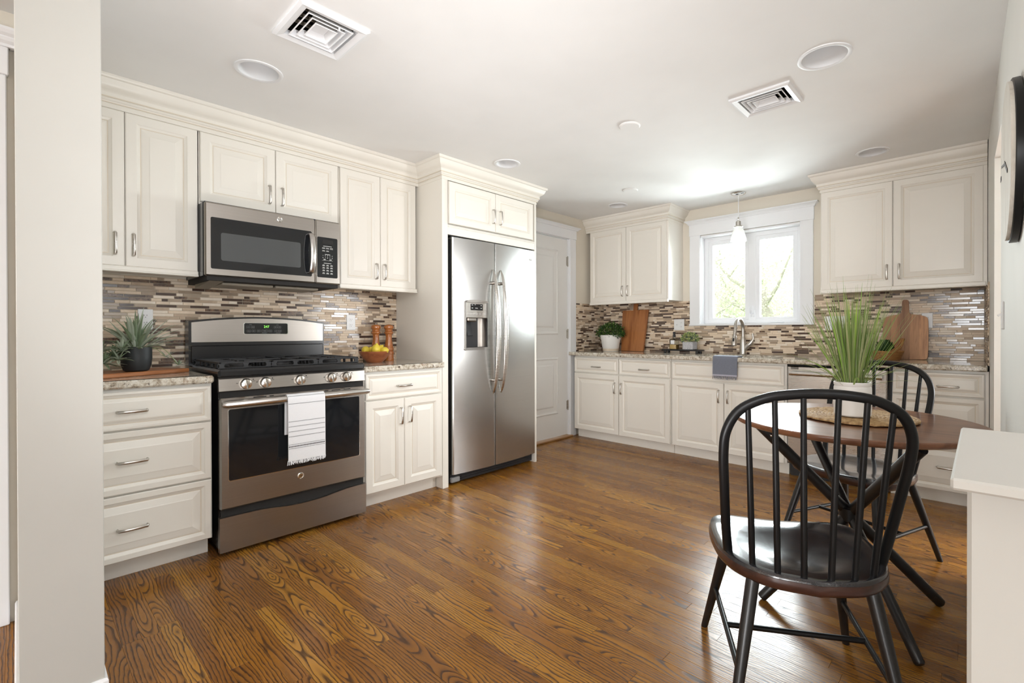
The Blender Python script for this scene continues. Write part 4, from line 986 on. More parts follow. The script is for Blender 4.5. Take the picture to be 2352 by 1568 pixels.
dup(ch, 'black spindle-back chair beyond the table, its seat under the tabletop', (2.905, 2.80, 0), radians(180 - 20))

# place mat, white pot with tall grass
g = G()
for k in range(15):
    R_ = 0.012 + k * 0.0136
    pts = [(R_ * cos(2 * pi * q / 72), R_ * sin(2 * pi * q / 72), 0.006 + 0.0012 * sin(q * 2.6 + k * 1.9)) for q in range(72)]
    g.tube(pts, [0.0072 + 0.0012 * sin(q * 1.7 + k) for q in range(72)], 6, closed=True, up=(0, 0, 1), flat=(0.8, 1.05))
tag(g.make('place_mat', 'woven', None, smooth=60, loc=(2.985, 2.335, TZ + 0.0022)), 'round woven seagrass place mat under the white grass pot', 'place mat')
def pot_mesh(r0, r1, h, lip=0.0, th=0.005):
    return [(0, 0), (r0 - 0.004, 0), (r0, 0.004), (r0 + (r1 - r0) * .5, h * .5), (r1, h - 0.006), (r1 + lip, h - 0.004), (r1 + lip, h), (r1 - th, h), (r1 - th - 0.002, h - 0.015), (0, h - 0.018)]
def blade(az, el, L, w, droop, base, segs=7, fold=0.25, twist=0.0):
    """one curved pointed leaf as a thin folded strip"""
    g = G(); p = Vector(base); h = Vector((cos(az), sin(az), 0)); side = Vector((-sin(az), cos(az), 0)); e = el; vs = []; fs = []
    for k in range(segs + 1):
        t = k / segs; d = h * cos(e) + Vector((0, 0, sin(e))); nrm = -h * sin(e) + Vector((0, 0, cos(e)))
        ww = w * (0.55 + 0.9 * t if t < .5 else (1.0 - ((t - .5) / .5) ** 1.6)) * 0.5; ww = max(ww, 0.0002)
        sd = (side * cos(twist * t) + nrm * sin(twist * t))
        vs += [p - sd * ww + nrm * ww * fold, p - nrm * 0.0003, p + sd * ww + nrm * ww * fold]
        p = p + d * (L / segs); e -= droop / segs * (0.5 + t)
    for k in range(segs):
        for q in range(2): fs.append((k * 3 + q, k * 3 + q + 1, k * 3 + q + 4, k * 3 + q + 3))
    g.add(vs, fs); return g
r = root('potted_grass', 'tall green ornamental grass in a white pot on the dining table', 'potted plant', (2.979, 2.290, TZ + 0.0172))
G().lathe([(0, 0), (0.060, 0), (0.065, 0.005), (0.0665, 0.06), (0.0655, 0.112), (0.0630, 0.119), (0.0655, 0.124), (0.0660, 0.132), (0.0635, 0.136), (0.058, 0.134), (0.056, 0.115), (0, 0.115)], 48).make('pot', 'ceramic', r)
rr = random.Random(5)
for k in range(190):
    a = rr.uniform(0, 2 * pi); sp = rr.random(); rad = 0.048 * sqrt(rr.random())
    el = radians(90 - 36 * sp ** 1.2 * rr.uniform(.5, 1.15)); L = rr.uniform(0.30, 0.47) * (1 - 0.2 * sp)
    if k < 18: el = radians(rr.uniform(18, 48)); L = rr.uniform(0.20, 0.34)
    m = rr.choices(('grassA', 'grassB', 'grassC'), (5, 4, 2))[0]
    blade(a, el, L, rr.uniform(0.0045, 0.0085) if k % 5 else 0.0028, rr.uniform(0.05, 0.35) + (0.6 if k < 18 else 0), (rad * cos(a), rad * sin(a), 0.112), 6).make('blade', m, r, smooth=0, merge=False, recalc=False)

# ------------------------------------------------------------------ left worktop: board, agave
o = G().cbox(-0.115, 0.115, -0.255, 0.255, 0, 0.020, 0.004).make('chopping_board', 'orangewood', None, loc=(0.262, 0.345, CT + 0.0003)); o.rotation_euler = (0, 0, radians(27))
tag(o, 'flat orange-brown wooden board under the black agave pot', 'board')
r = root('potted_agave', 'spiky grey-green plant in a round black pot left of the range', 'potted plant', (0.300, 0.398, CT + 0.0206))
G().lathe([(0, 0), (0.040, 0), (0.050, 0.006), (0.0585, 0.03), (0.0615, 0.065), (0.0610, 0.118), (0.0585, 0.120), (0.056, 0.115), (0.055, 0.102), (0, 0.102)], 40).make('pot', 'blackpot', r)
rr = random.Random(9)
for k in range(74):
    a = rr.uniform(0, 2 * pi); u = rr.random(); el = radians(82 - 75 * u); L = rr.uniform(0.12, 0.225) * (1 - .08 * u)
    m = rr.choices(('sage', 'sagedark'), (3, 2))[0]; q = rr.random() * 0.03
    blade(a, el, L, rr.uniform(0.012, 0.021), rr.uniform(0.2, 0.9), (q * cos(a), q * sin(a), 0.105), 7, 0.35).make('leaf', m, r, smooth=0, merge=False, recalc=False)
# trailing rosettes on stems
for (ax, ay, az, n, sz) in ((0.02, -0.085, 0.075, 24, .080), (0.06, -0.125, 0.045, 28, .085), (-0.01, 0.118, 0.065, 12, .045), (0.02, 0.165, 0.022, 11, .045), (0.05, -0.06, 0.10, 18, .08), (-0.06, -0.13, 0.09, 18, .085), (0.07, -0.075, 0.06, 20, .075)):
    G().tube(catmull([(0.0, 0.0, 0.10), (ax * .6, ay * .6, max(az, .09) + .02), (ax, ay, az)], 5), 0.0018, 6).make('stem', 'grassB', r)
    for q in range(n):
        a = rr.uniform(0, 2 * pi); el = radians(rr.uniform(-15, 70)); blade(a, el, sz * rr.uniform(.7, 1.1), 0.0145 if sz > .05 else 0.010, rr.uniform(.2, .8), (ax, ay, az), 5, 0.35).make('leaf', rr.choice(('sage', 'sage', 'sagedark')), r, smooth=0, merge=False, recalc=False)
for a, el, L in ((1.15, 0.75, .26), (1.4, 0.35, .23), (1.9, 0.5, .21), (1.0, 0.25, .24)):
    blade(a, el, L, 0.0045, 0.5 if el > .4 else 0.9, (0.0, 0.0, 0.105), 7).make('stem', 'grassB', r, smooth=0, merge=False, recalc=False)

# ------------------------------------------------------------------ lemons, bowl, mills
BX, BY = 0.250, 1.685
o = G().lathe([(0, 0.0), (0.052, 0.0), (0.056, 0.004), (0.082, 0.030), (0.100, 0.060), (0.106, 0.0765), (0.104, 0.0785), (0.098, 0.076), (0.090, 0.060), (0.072, 0.046), (0.05, 0.0425), (0, 0.042)], 56).make('fruit_bowl', 'bowlwood', None, loc=(BX, BY, CT + 0.0004))
tag(o, 'shallow turned wooden bowl holding lemons beside the range', 'bowl')
Rr = Vector((0.736, 0.676, 0)); Ff = Vector((0.878, -0.478, 0))
for lab, a, b, z, el, az, s in (('lemon lying at the range side of the wooden bowl', -0.062, 0.012, 0.085, 0.2, 2.5, 1.0), ('largest lemon at the front centre of the bowl, its tip up', 0.010, 0.040, 0.090, 1.35, 0.3, 1.12),
                                ('lemon half hidden behind the tip-up lemon, on its range side', -0.022, -0.038, 0.082, 0.3, 0.8, 0.95), ('lemon behind the tip-up lemon, towards the pepper mills', 0.036, -0.030, 0.088, 0.9, 1.5, 1.0), ('lemon at the refrigerator side of the wooden bowl', 0.068, 0.022, 0.083, 0.1, 0.4, 0.92)):
    pr = [(0, -0.042), (0.004, -0.041), (0.008, -0.037), (0.018, -0.030), (0.027, -0.017), (0.031, 0), (0.028, 0.016), (0.019, 0.029), (0.010, 0.036), (0.006, 0.041), (0.003, 0.0445), (0, 0.0455)]
    T = Matrix.Rotation(az, 4, 'Z') @ Matrix.Rotation(pi / 2 - el, 4, 'Y') @ Matrix.Scale(0.92 * s, 4)
    p = Vector((BX, BY, CT)) + Rr * a + Ff * b + Vector((0, 0, z))
    tag(G().lathe(pr, 24, T=T).make('lemon', 'lemon', None, smooth=80, loc=p), lab, 'lemon', 'lemons in the wooden bowl')
MILL = [(0, 0), (0.036, 0), (0.037, 0.004), (0.037, 0.018), (0.0345, 0.021), (0.0345, 0.048), (0.037, 0.052), (0.0375, 0.060), (0.035, 0.066), (0.032, 0.068), (0.032, 0.073), (0.035, 0.077), (0.0365, 0.086), (0.034, 0.094), (0.031, 0.100), (0.0285, 0.118), (0.0235, 0.150), (0.0215, 0.175), (0.0235, 0.192), (0.030, 0.201), (0.033, 0.205), (0.033, 0.209), (0.028, 0.213), (0.026, 0.216)]
HEAD = [(0.026, 0.2165), (0.0285, 0.220), (0.0275, 0.226), (0.026, 0.229), (0.032, 0.234), (0.0355, 0.242), (0.0345, 0.252), (0.028, 0.261), (0.015, 0.2665), (0, 0.268)]
for lab, x, y in (('turned cherry pepper mill with ring finial behind the lemon bowl', 0.086, 1.785), ('turned cherry salt mill without finial, nearer the refrigerator', 0.140, 1.858)):
    r = root('pepper_mill', lab, 'mill', (x, y, CT + 0.0004), 0, 'turned wooden mills')
    G().lathe(MILL, 36).make('body', 'millwood', r, smooth=28); G().lathe([(0, 0.214), *HEAD], 36).make('head', 'millwood', r, smooth=28)
    if 'ring' in lab:
        g = G().lathe([(0.004, 0.266), (0.004, 0.271), (0, 0.272)], 12); g.tube([(0.005 * cos(2 * pi * k / 14), 0, 0.277 + 0.005 * sin(2 * pi * k / 14)) for k in range(14)], 0.0015, 6, closed=True, up=(0, 1, 0)); g.make('finial', 'nickel', r)

# ------------------------------------------------------------------ things on the window worktop
def bush(parent, c, rx, rz, n, mats, ls, seed, zmin=-0.3, ry=1.0):
    rr = random.Random(seed)
    for mi, m in enumerate(mats):
        g = G()
        for k in range(n // len(mats)):
            a = rr.uniform(0, 2 * pi); t = rr.uniform(zmin, 1.0); q = sqrt(max(0, 1 - t * t)) * rr.uniform(0.75, 1.06); rad = rr.uniform(.8, 1.05)
            p = Vector((c[0] + rx * q * cos(a) * rad, c[1] + rx * ry * q * sin(a) * rad, c[2] + rz * t * rr.uniform(.7, 1.08)))
            d = Vector((cos(a) + rr.gauss(0, .6), sin(a) + rr.gauss(0, .6), t + rr.gauss(0, .6))).normalized(); w = d.cross(Vector((rr.gauss(0, 1), rr.gauss(0, 1), rr.gauss(0, 1)))).normalized(); s = ls * rr.uniform(.6, 1.2)
            nn = d.cross(w) * s * 0.25
            g.add([p - d * s, p + w * s * 0.55 + nn, p + d * s, p - w * s * 0.55 + nn, p], [(0, 1, 4), (1, 2, 4), (2, 3, 4), (3, 0, 4)])
        o = g.make('foliage', m, parent, smooth=0, merge=False, recalc=False); o['kind'] = 'stuff'
    g = G(); rr = random.Random(seed + 1)
    for k in range(16):
        a = rr.uniform(0, 2 * pi); q = rr.uniform(.2, .8); g.tube([(c[0], c[1], c[2] - rz * .5), (c[0] + rx * q * .5 * cos(a), c[1] + rx * q * .5 * sin(a), c[2] + .1 * rz), (c[0] + rx * q * cos(a), c[1] + rx * q * sin(a), c[2] + rz * rr.uniform(-.1, .8))], 0.0014, 5)
    g.make('stems', 'sagedark', parent)
r = root('potted_bush', 'dark green small-leaved bush in a white pot below the left window cabinet', 'potted plant', (0.415, 4.335, CT + 0.0004))
G().lathe([(0, 0), (0.078, 0), (0.082, 0.004), (0.103, 0.120), (0.118, 0.168), (0.1185, 0.174), (0.112, 0.174), (0.108, 0.150), (0, 0.148)], 44).make('pot', 'ceramic', r)
G().lathe([(0.0825, 0.004), (0.087, 0.030), (0.0874, 0.030), (0.0830, 0.0038)], 44).make('pot_base', 'tan' if 'tan' in M else 'grout', r)
bush(r, (0, 0, 0.195), 0.165, 0.115, 1500, ('box', 'box', 'boxlight'), 0.012, 4, -0.45, 0.72)
def board(name, label, poly, th, mat, loc, tilt, parts=None):
    r = root(name, label, 'board', loc); r.rotation_euler = (tilt, 0, 0)
    g = G().prism(poly, -th, 0, 'y'); o = g.make('board', mat, r, smooth=30); return r
hb = [(-0.145, 0), (0.128, 0), (0.157, 0.445), (0.018, 0.455), (0.022, 0.520), (-0.028, 0.520), (-0.026, 0.455), (-0.160, 0.442)]
r = root('serving_board', 'reddish rectangular paddle board leaning behind the white bush pot', 'board', (0.600, 4.495, CT + 0.0006)); r.rotation_euler = (-0.13, 0, 0)
G().prism([(-0.145, 0), (0.128, 0), (0.142, 0.218), (-0.152, 0.218)], -0.020, 0, 'y').make('lower_half', 'teak', r, smooth=0)
G().prism([(-0.152, 0.2185), (0.142, 0.2185), (0.157, 0.445), (-0.160, 0.442)], -0.020, 0, 'y').make('upper_half', 'teak', r, smooth=0)
G().prism([(-0.026, 0.440), (0.018, 0.440), (0.024, 0.515), (-0.026, 0.515)], -0.019, -0.001, 'y').make('handle', 'teak', r, smooth=0)
# black riser with bottle and small pot
r = root('tray_riser', 'low black wooden riser left of the faucet', 'tray', (1.210, 4.400, CT + 0.0004))
G().cbox(-0.200, 0.200, -0.055, 0.055, 0.022, 0.037, 0.004).make('top', 'blackwood', r)
for x in (-0.165, 0.165):
    for y in (-0.035, 0.035): G().lathe([(0, 0), (0.014, 0), (0.015, 0.003), (0.015, 0.023), (0, 0.023)], 14, c=(x, y, 0)).make('foot', 'blackwood', r)
TRZ = CT + 0.0378
r = root('soap_bottle', 'clear square soap bottle with black cap and white label on the black riser', 'bottle', (1.123, 4.400, TRZ))
def rsq(a, z, n=3, rad=0.008): return [(x, y, z) for x, y in rrect(-a, a, -a, a, min(rad, a * .9), n)]
g = G(); lv = [(0.033, 0), (0.036, 0.003), (0.036, 0.088), (0.030, 0.098), (0.013, 0.104), (0.012, 0.122)]
vs = [p for a, z in lv for p in rsq(a, z)]; m = len(rsq(.03, 0))
g.add(vs, [(i * m + k, i * m + (k + 1) % m, (i + 1) * m + (k + 1) % m, (i + 1) * m + k) for i in range(len(lv) - 1) for k in range(m)] + [tuple(range(m))[::-1]])
g.make('glass', 'bottleglass', r, smooth=40)
g = G(); vs = [p for a, z in ((0.0335, 0.003), (0.0335, 0.045)) for p in rsq(a, z)]; g.add(vs, [(k, (k + 1) % m, m + (k + 1) % m, m + k) for k in range(m)] + [tuple(range(m)), tuple(m + k for k in range(m))]); g.make('soap', 'amber', r)
G().box(-0.020, 0.020, -0.0372, -0.0362, 0.050, 0.088).make('label', 'white', r, smooth=0)
G().lathe([(0.014, 0.118), (0.014, 0.138), (0.012, 0.142), (0.011, 0.150), (0.013, 0.154), (0.013, 0.168), (0.010, 0.171), (0, 0.171)], 20).make('cap', 'blackplastic', r)
r = root('small_pot', 'grey speckled square pot with yellow-green sprigs on the black riser', 'potted plant', (1.288, 4.395, TRZ))
g = G(); a = 0.053; g.cbox(-a, a, -a, a, 0, 0.076, 0.006); g.make('pot', 'concrete', r)
G().box(-0.046, 0.046, -0.046, 0.046, 0.0755, 0.0775).make('soil', 'soil', r, smooth=0)
bush(r, (0, 0, 0.105), 0.092, 0.062, 420, ('yellowgreen', 'yellowgreen', 'greyleaf'), 0.011, 14, -0.5)
# faucet
r = root('kitchen_faucet', 'brushed steel gooseneck faucet with side lever behind the sink', 'faucet', (1.765, 4.470, CT + 0.0003))
G().lathe([(0, 0), (0.033, 0), (0.034, 0.004), (0.030, 0.008), (0.0285, 0.05), (0.027, 0.10), (0.0215, 0.145), (0.017, 0.165), (0, 0.166)], 30).make('body', 'nickel', r)
g = G(); pts = [(0, 0, 0.15), (0, 0, 0.225)] + [(0, -0.095 + 0.095 * cos(a), 0.225 + 0.098 * sin(a)) for a in [pi * k / 12 for k in range(1, 12)]] + [(0, -0.194, 0.205), (0, -0.203, 0.165)]
g.tube(pts, 0.0145, 16, up=(1, 0, 0)); g.make('spout', 'nickel', r, smooth=60)
T = Matrix.Translation((0, -0.203, 0.168)) @ Matrix.Rotation(-0.2, 4, 'X')
g = G().lathe([(0.016, 0.004), (0.0185, 0.0), (0.0235, -0.075), (0.022, -0.082), (0.018, -0.084), (0, -0.084)], 22, T=T); hd = g.make('spray_head', 'nickel', r, smooth=40)
G().cbox(-0.007, 0.007, -0.026, -0.015, -0.050, -0.020, 0.004, T=T).make('spray_button', 'blackplastic', hd)
g = G().tube([(0.005, 0, 0.045), (0.045, 0, 0.085), (0.072, 0, 0.112), (0.082, 0, 0.132)], [0.021, 0.022, 0.019, 0.012], 16)
g.tube(catmull([(0.079, 0, 0.120), (0.089, 0, 0.145), (0.086, 0, 0.175), (0.084, 0, 0.192)], 4), [0.011, .0105, .010, .0095, .009, .0085, .008, .0078, .0076, .0076, .008, .009, .009], 12)
g.make('lever', 'nickel', r, smooth=60)
# right-hand acacia board and rattan tray
r = root('cutting_board', 'rounded acacia board with a handle leaning at the right end of the worktop', 'board', (2.940, 4.500, CT + 0.0006)); r.rotation_euler = (-0.12, 0, 0)
pl = [(p.x, p.z) for p in catmull([(-.105, 0, .0), (.105, 0, .0), (.130, 0, .012), (.136, 0, .035), (.137, 0, .17), (.135, 0, .288), (.122, 0, .316), (.080, 0, .330), (.035, 0, .338), (.024, 0, .352), (.021, 0, .385), (.020, 0, .432), (.012, 0, .446), (-.012, 0, .446), (-.020, 0, .432), (-.021, 0, .385), (-.024, 0, .352), (-.035, 0, .338), (-.080, 0, .330), (-.122, 0, .316), (-.135, 0, .288), (-.137, 0, .17), (-.136, 0, .035), (-.130, 0, .012)], 3, closed=True)]
def clip(poly, xa, xb):
    for sgn, lim in ((1, xa), (-1, -xb)):
        o = []
        for i in range(len(poly)):
            p, q = poly[i - 1], poly[i]; a, b = p[0] * sgn - lim, q[0] * sgn - lim
            if (a >= 0) != (b >= 0): t = a / (a - b); o.append((p[0] + (q[0] - p[0]) * t, p[1] + (q[1] - p[1]) * t))
            if b >= 0: o.append(q)
        poly = o
    return poly
AC = [wood('acacia_strip', (0.22 * k, 0.09 * k, 0.035 * k), (0.54 * k, 0.28 * k, 0.13 * k), 'z', 1.0 + 0.3 * i, 0.45) for i, k in enumerate((0.85, 1.05, 0.78, 1.0, 1.2))]
for i, (a, b) in enumerate(((-.14, -.085), (-.085, -.03), (-.03, .028), (.028, .082), (.082, .14))):
    o = G().prism(clip(pl, a + .0002, b - .0002), -0.018, 0, 'y').make('strip', AC[i], r, smooth=30, merge=True); o.location = (0, 0, 0)
r = root('rattan_tray', 'round orange rattan tray with a looped handle beside the acacia board', 'basket', (2.845, 4.335, CT + 0.0006))
g = G(); rr = random.Random(2)
for k in range(6):
    R_ = 0.082 + 0.004 * k; z = 0.008 + 0.0105 * k; g.tube([(R_ * cos(a), R_ * sin(a), z + 0.0015 * sin(5 * a + k)) for a in [2 * pi * q / 40 for q in range(40)]], 0.0058, 7, closed=True, up=(0, 0, 1))
for q in range(26):
    a = 2 * pi * q / 26; g.tube([(0.078 * cos(a), 0.078 * sin(a), 0.004), (0.106 * cos(a), 0.106 * sin(a), 0.068)], 0.003, 5)
g.lathe([(0, 0.0), (0.082, 0.0), (0.082, 0.006), (0, 0.006)], 36); g.make('basket', 'rattan', r, smooth=60)
g = G()
for s in (-.014, 0, .012): g.tube(catmull([(0.03 + s, -0.10, 0.05), (0.085 + s, -0.060, 0.10), (0.098 + s * .5, -0.01, 0.150), (0.093 + s, 0.02, 0.148), (0.06 + s * 2, 0.03, 0.09), (0.03 + s * 3, 0.0, 0.06)], 6), 0.0032, 7)
g.make('handle', 'rattan', r, smooth=60)
r = root('artichoke', 'dark green leafy globe sitting in the rattan tray', 'vegetable', (2.835, 4.345, CT + 0.0076))
G().ball((0, 0, 0.064), 0.050, 18, 12, sc=(1, 1, 1.1)).make('core', 'box', r)
rr = random.Random(6)
for j in range(5):
    for k in range(10):
        a = 2 * pi * (k + .5 * j) / 10; t = -0.5 + j * 0.32; q = sqrt(max(0.05, 1 - t * t))
        blade(a, 1.0 + 0.1 * j, 0.045, 0.034, -0.5, (0.047 * q * cos(a), 0.047 * q * sin(a), 0.058 + 0.052 * t), 4, 0.3).make('leaf', 'box', r, smooth=0, merge=False, recalc=False)

# ------------------------------------------------------------------ towels
def sheet(path, y0, y1, nv, wob, th):
    """cloth draped along a path [(x, z)] and extruded in y; closed shell"""
    P = [Vector((p.x, p.z)) for p in catmull([(a, 0, b) for a, b in path], 5)]; n = len(P); vs = []
    def off(i, s):
        a, b = P[max(0, i - 1)], P[min(n - 1, i + 1)]; d = (b - a).normalized(); return P[i] + Vector((d.y, -d.x)) * s
    for s in (th / 2, -th / 2):
        for i in range(n):
            for j in range(nv + 1):
                t = j / nv; q = off(i, s); w = wob(i / (n - 1), t); vs.append((q.x + w, y0 + (y1 - y0) * t, q.y))
    m = nv + 1; g = G(); fs = []
    for s in (0, 1):
        o = s * n * m
        for i in range(n - 1):
            for j in range(nv): fs.append((o + i * m + j, o + i * m + j + 1, o + (i + 1) * m + j + 1, o + (i + 1) * m + j))
    o = n * m
    for i in range(n - 1): fs += [(i * m, (i + 1) * m, o + (i + 1) * m, o + i * m), (i * m + nv, o + i * m + nv, o + (i + 1) * m + nv, (i + 1) * m + nv)]
    for j in range(nv): fs += [(j, o + j, o + j + 1, j + 1), ((n - 1) * m + j, (n - 1) * m + j + 1, o + (n - 1) * m + j + 1, o + (n - 1) * m + j)]
    g.add(vs, fs); return g
r = root('dish_towel', 'white dish towel with black stitched stripes over the oven handle', 'towel', (0, 0, 0))
wob = lambda s, t: 0.0025 * sin(t * 7) * (1 - min(1, abs(s - .55) * 2.5)) + 0.0
path = [(0.654, 0.56), (0.656, 0.66), (0.659, 0.74), (0.664, 0.762), (0.680, 0.7735), (0.697, 0.764), (0.7030, 0.745), (0.7045, 0.66), (0.7055, 0.55), (0.7065, 0.428)]
sheet(path, 0.954, 1.146, 16, lambda s, t: 0.0, 0.005).make('cloth', 'whitecloth', r, smooth=60)
def front_x(z): return 0.7030 + (0.745 - z) * 0.0113 + 0.0046
rr = random.Random(4)
for z, h in ((0.766, .0028), (0.727, .0028), (0.634, .0028), (0.608, .0028), (0.582, .0028), (0.556, .0028), (0.514, .0024), (0.5035, .0065), (0.493, .0024)):
    g = G(); y = 0.956
    while y < 1.142:
        x = front_x(z) if z < .75 else 0.7015
        g.add([(x, y, z - h / 2 - .0008), (x, y + .0045, z - h / 2 + .0006), (x, y + .0055, z + h / 2 + .0006), (x, y + .001, z + h / 2 - .0008), (x - .001, y, z - h / 2), (x - .001, y + .0055, z + h / 2)], [(0, 1, 2, 3), (0, 4, 5, 3)]); y += 0.0075
    o = g.make('stripe', 'blackthread', r, smooth=0, merge=False, recalc=False)
g = G(); y = 0.953
while y < 1.147:
    x = 0.7067 + rr.uniform(-.001, .0015); g.tube([(x, y, 0.432), (x + .001, y + rr.uniform(-.002, .002), 0.424), (x + rr.uniform(-.001, .003), y + rr.uniform(-.005, .003), 0.411 + rr.uniform(-.004, .004))], 0.0017, 5); y += 0.0035
tag(g.make('fringe', 'whitecloth', r, smooth=60), kind='stuff')
r = root('hand_towel', 'blue-grey fringed hand towel over the front edge of the sink', 'towel', (1.716, 0, 0), 0)
r.location = (1.716, 0, 0)
# the towel runs along x: build it along y and turn it
g = sheet([(-4.060, 0.840), (-4.040, 0.880), (-4.020, 0.8975), (-3.97, 0.8985), (-3.934, 0.8965), (-3.9215, 0.885), (-3.9185, 0.860), (-3.9165, 0.80), (-3.9145, 0.748)], 0.0, 0.200, 10, lambda s, t: 0.003 * sin(t * 6) * s, 0.008)
def turn(g): g.v = [(v[1], -v[0], v[2]) for v in g.v]; return g
turn(g).make('cloth', 'bluecloth', r, smooth=60)
turn(sheet([(-3.9142, 0.7485), (-3.9138, 0.742), (-3.9135, 0.7365)], 0.0, 0.200, 10, lambda s, t: 0.003 * sin(t * 6), 0.0085)).make('band', 'bandcloth', r, smooth=60)
g = G(); x = 0.002
while x < 0.2:
    g.tube([(x, 3.9135, 0.738), (x + rr.uniform(-.002, .002), 3.911, 0.728), (x + rr.uniform(-.006, .006), 3.910, 0.712 + rr.uniform(-.004, .004))], 0.0018, 5); x += 0.0050
tag(g.make('fringe', 'bluecloth', r, smooth=60), kind='stuff')

# ------------------------------------------------------------------ outlets and switches
def plate(label, loc, rz, gangs, kinds, cat='outlet', name='power_outlet'):
    r = root(name, label, cat, loc, rz); w = 0.066 + 0.0455 * (gangs - 1)
    G().cbox(-w / 2, w / 2, -0.006, -0.0001, -0.056, 0.056, 0.0025).make('plate', 'white', r)
    for i, k in enumerate(kinds):
        x = -w / 2 + 0.033 + 0.0455 * i
        if k == 'o':
            for z in (-0.020, 0.020):
                G().prism(rrect(x - 0.015, x + 0.015, z - 0.014, z + 0.014, 0.007), -0.0075, -0.005).make('socket', 'white', r)
                g = G()
                for dx in (-0.006, 0.006): g.box(x + dx - 0.0009, x + dx + 0.0009, -0.0079, -0.0073, z - .001, z + 0.006)
                g.prism([(x + .002 * cos(a), z - .008 + .002 * sin(a)) for a in [2 * pi * q / 8 for q in range(8)]], -0.0079, -0.0073); g.make('slot', 'gap', r, smooth=0)
        else:
            G().cbox(x - 0.0055, x + 0.0055, -0.008, -0.005, -0.012, 0.012, 0.001).make('toggle_frame', 'white', r)
            T = Matrix.Translation((x, -0.011, 0.002)) @ Matrix.Rotation(0.5, 4, 'X'); G().cbox(-0.0035, 0.0035, -0.008, 0.005, -0.004, 0.004, 0.001, T=T).make('toggle', 'white', r)
zl = -0.03 + 0.0068; zb = YB - 0.0068
plate('white outlet on the mosaic behind the agave', (zl, 0.479, 1.174), pi / 2, 1, 'o')
plate('white outlet on the mosaic between range and pepper mills', (zl, 1.647, 1.173), pi / 2, 1, 'o')
plate('white double plate, switch and outlet, on the mosaic above the black riser', (1.093, zb, 1.172), 0, 2, 'so')
plate('white three-gang plate on the mosaic behind the tall grass', (2.478, zb, 1.170), 0, 3, 'oso')
plate('white outlet plate partly hidden by the acacia board', (3.066, zb, 1.180), 0, 1, 'o')
plate('white light switch on the right wall under the wall clock', (xr(2.70) - 0.0001, 2.70, 1.165), -pi / 2 + 0.024, 1, 's', 'light switch', 'light_switch')

# ------------------------------------------------------------------ wall clock
CYY = 2.02
r = root('wall_clock', 'large round wall clock with whitewashed wooden face and black metal rim', 'clock', (xr(CYY), CYY, 1.605), -pi / 2 + 0.024)
CR = 0.236
for k in range(7):
    x0 = -CR + 0.006 + (2 * CR - 0.012) * k / 7; x1 = -CR + 0.006 + (2 * CR - 0.012) * (k + 1) / 7 - 0.001
    pts = [(x0 + (x1 - x0) * q / 6, sqrt(max(0, (CR - .006) ** 2 - (x0 + (x1 - x0) * q / 6) ** 2))) for q in range(7)]
    G().prism(pts + [(x, -z) for x, z in pts[::-1]], -0.030, -0.0215, 'y').make('face_plank', 'whitewash', r, smooth=0)
T = Matrix.Rotation(pi / 2, 4, 'X')
G().lathe([(CR - 0.014, 0.004), (CR - 0.014, 0.0215), (CR - 0.001, 0.0215), (CR + 0.002, 0.0195), (CR + 0.002, 0.004), (CR - 0.014, 0.004)], 72, T=T).make('rim', 'blackmetal', r, smooth=30)
G().lathe([(CR * .62, 0.0005), (CR * .62, 0.020), (CR * .58, 0.020), (CR * .58, 0.0005)], 48, T=T).make('back_ring', 'blackmetal', r, smooth=30)
for a in (0.4, -0.6, 2.6, 3.7): G().tube([(CR * .6 * cos(a), -0.010, CR * .6 * sin(a)), (CR * cos(a), -0.014, CR * sin(a))], 0.008, 6).make('back_bracket', 'blackmetal', r)
for k in (9,):
    a = 2 * pi * k / 12; T2 = Matrix.Rotation(a, 4, 'Y'); G().cbox(-0.004 if k % 3 else -0.007, 0.004 if k % 3 else 0.007, -0.0315, -0.030, CR - 0.055, CR - 0.022, 0.0005, T=T2).make('hour_mark', 'blackmetal', r)
for a, L, w in ((2.0, 0.11, 0.006), (4.9, 0.16, 0.004)):
    G().cbox(-w, w, -0.0318, -0.0305, -0.02, L, 0.0005, T=Matrix.Rotation(a, 4, 'Y')).make('hand', 'blackmetal', r)

# ------------------------------------------------------------------ ceiling fittings
for (c, rad), lab in zip(CANS, ('recessed ceiling light nearest the range wall, beside the big vent', 'recessed ceiling light near the right wall, in front of the smaller vent', 'recessed ceiling light just before the right window-wall cabinet',
                                'recessed ceiling light beside the crown of the refrigerator cupboard', 'recessed ceiling light before the left window-wall cabinet, by the white door')):
    r = root('recessed_light', lab, 'ceiling light', (c[0], c[1], H), 0, 'recessed ceiling lights')
    G().lathe([(rad - 0.016, 0.004), (rad - 0.017, -0.003), (rad - 0.006, -0.006), (rad, -0.004), (rad + 0.001, 0.0), (rad - 0.010, 0.003)], 48).make('trim_ring', 'trim', r)
    G().lathe([(rad - 0.016, -0.002), (rad - 0.024, 0.03), (rad - 0.034, 0.085), (rad - 0.040, 0.11), (0, 0.112)], 48).make('baffle', 'trim', r)
    G().lathe([(0, 0.060), (0.022, 0.062), (0.038, 0.070), (0.046, 0.082), (0.046, 0.110)], 32).make('lamp', 'ceramic', r)
for c, rad, lab in (((1.830, 2.455), 0.062, 'flat round white cover plate in the middle of the ceiling'), ((1.140, 3.572), 0.064, 'flat round white cover plate near the left window-wall cabinet')):
    tag(G().lathe([(rad, 0.0), (rad, -0.004), (rad - 0.006, -0.009), (0, -0.010)], 40).make('ceiling_cover', 'ceiling', None, loc=(c[0], c[1], H - 0.0002)), lab, 'ceiling plate')
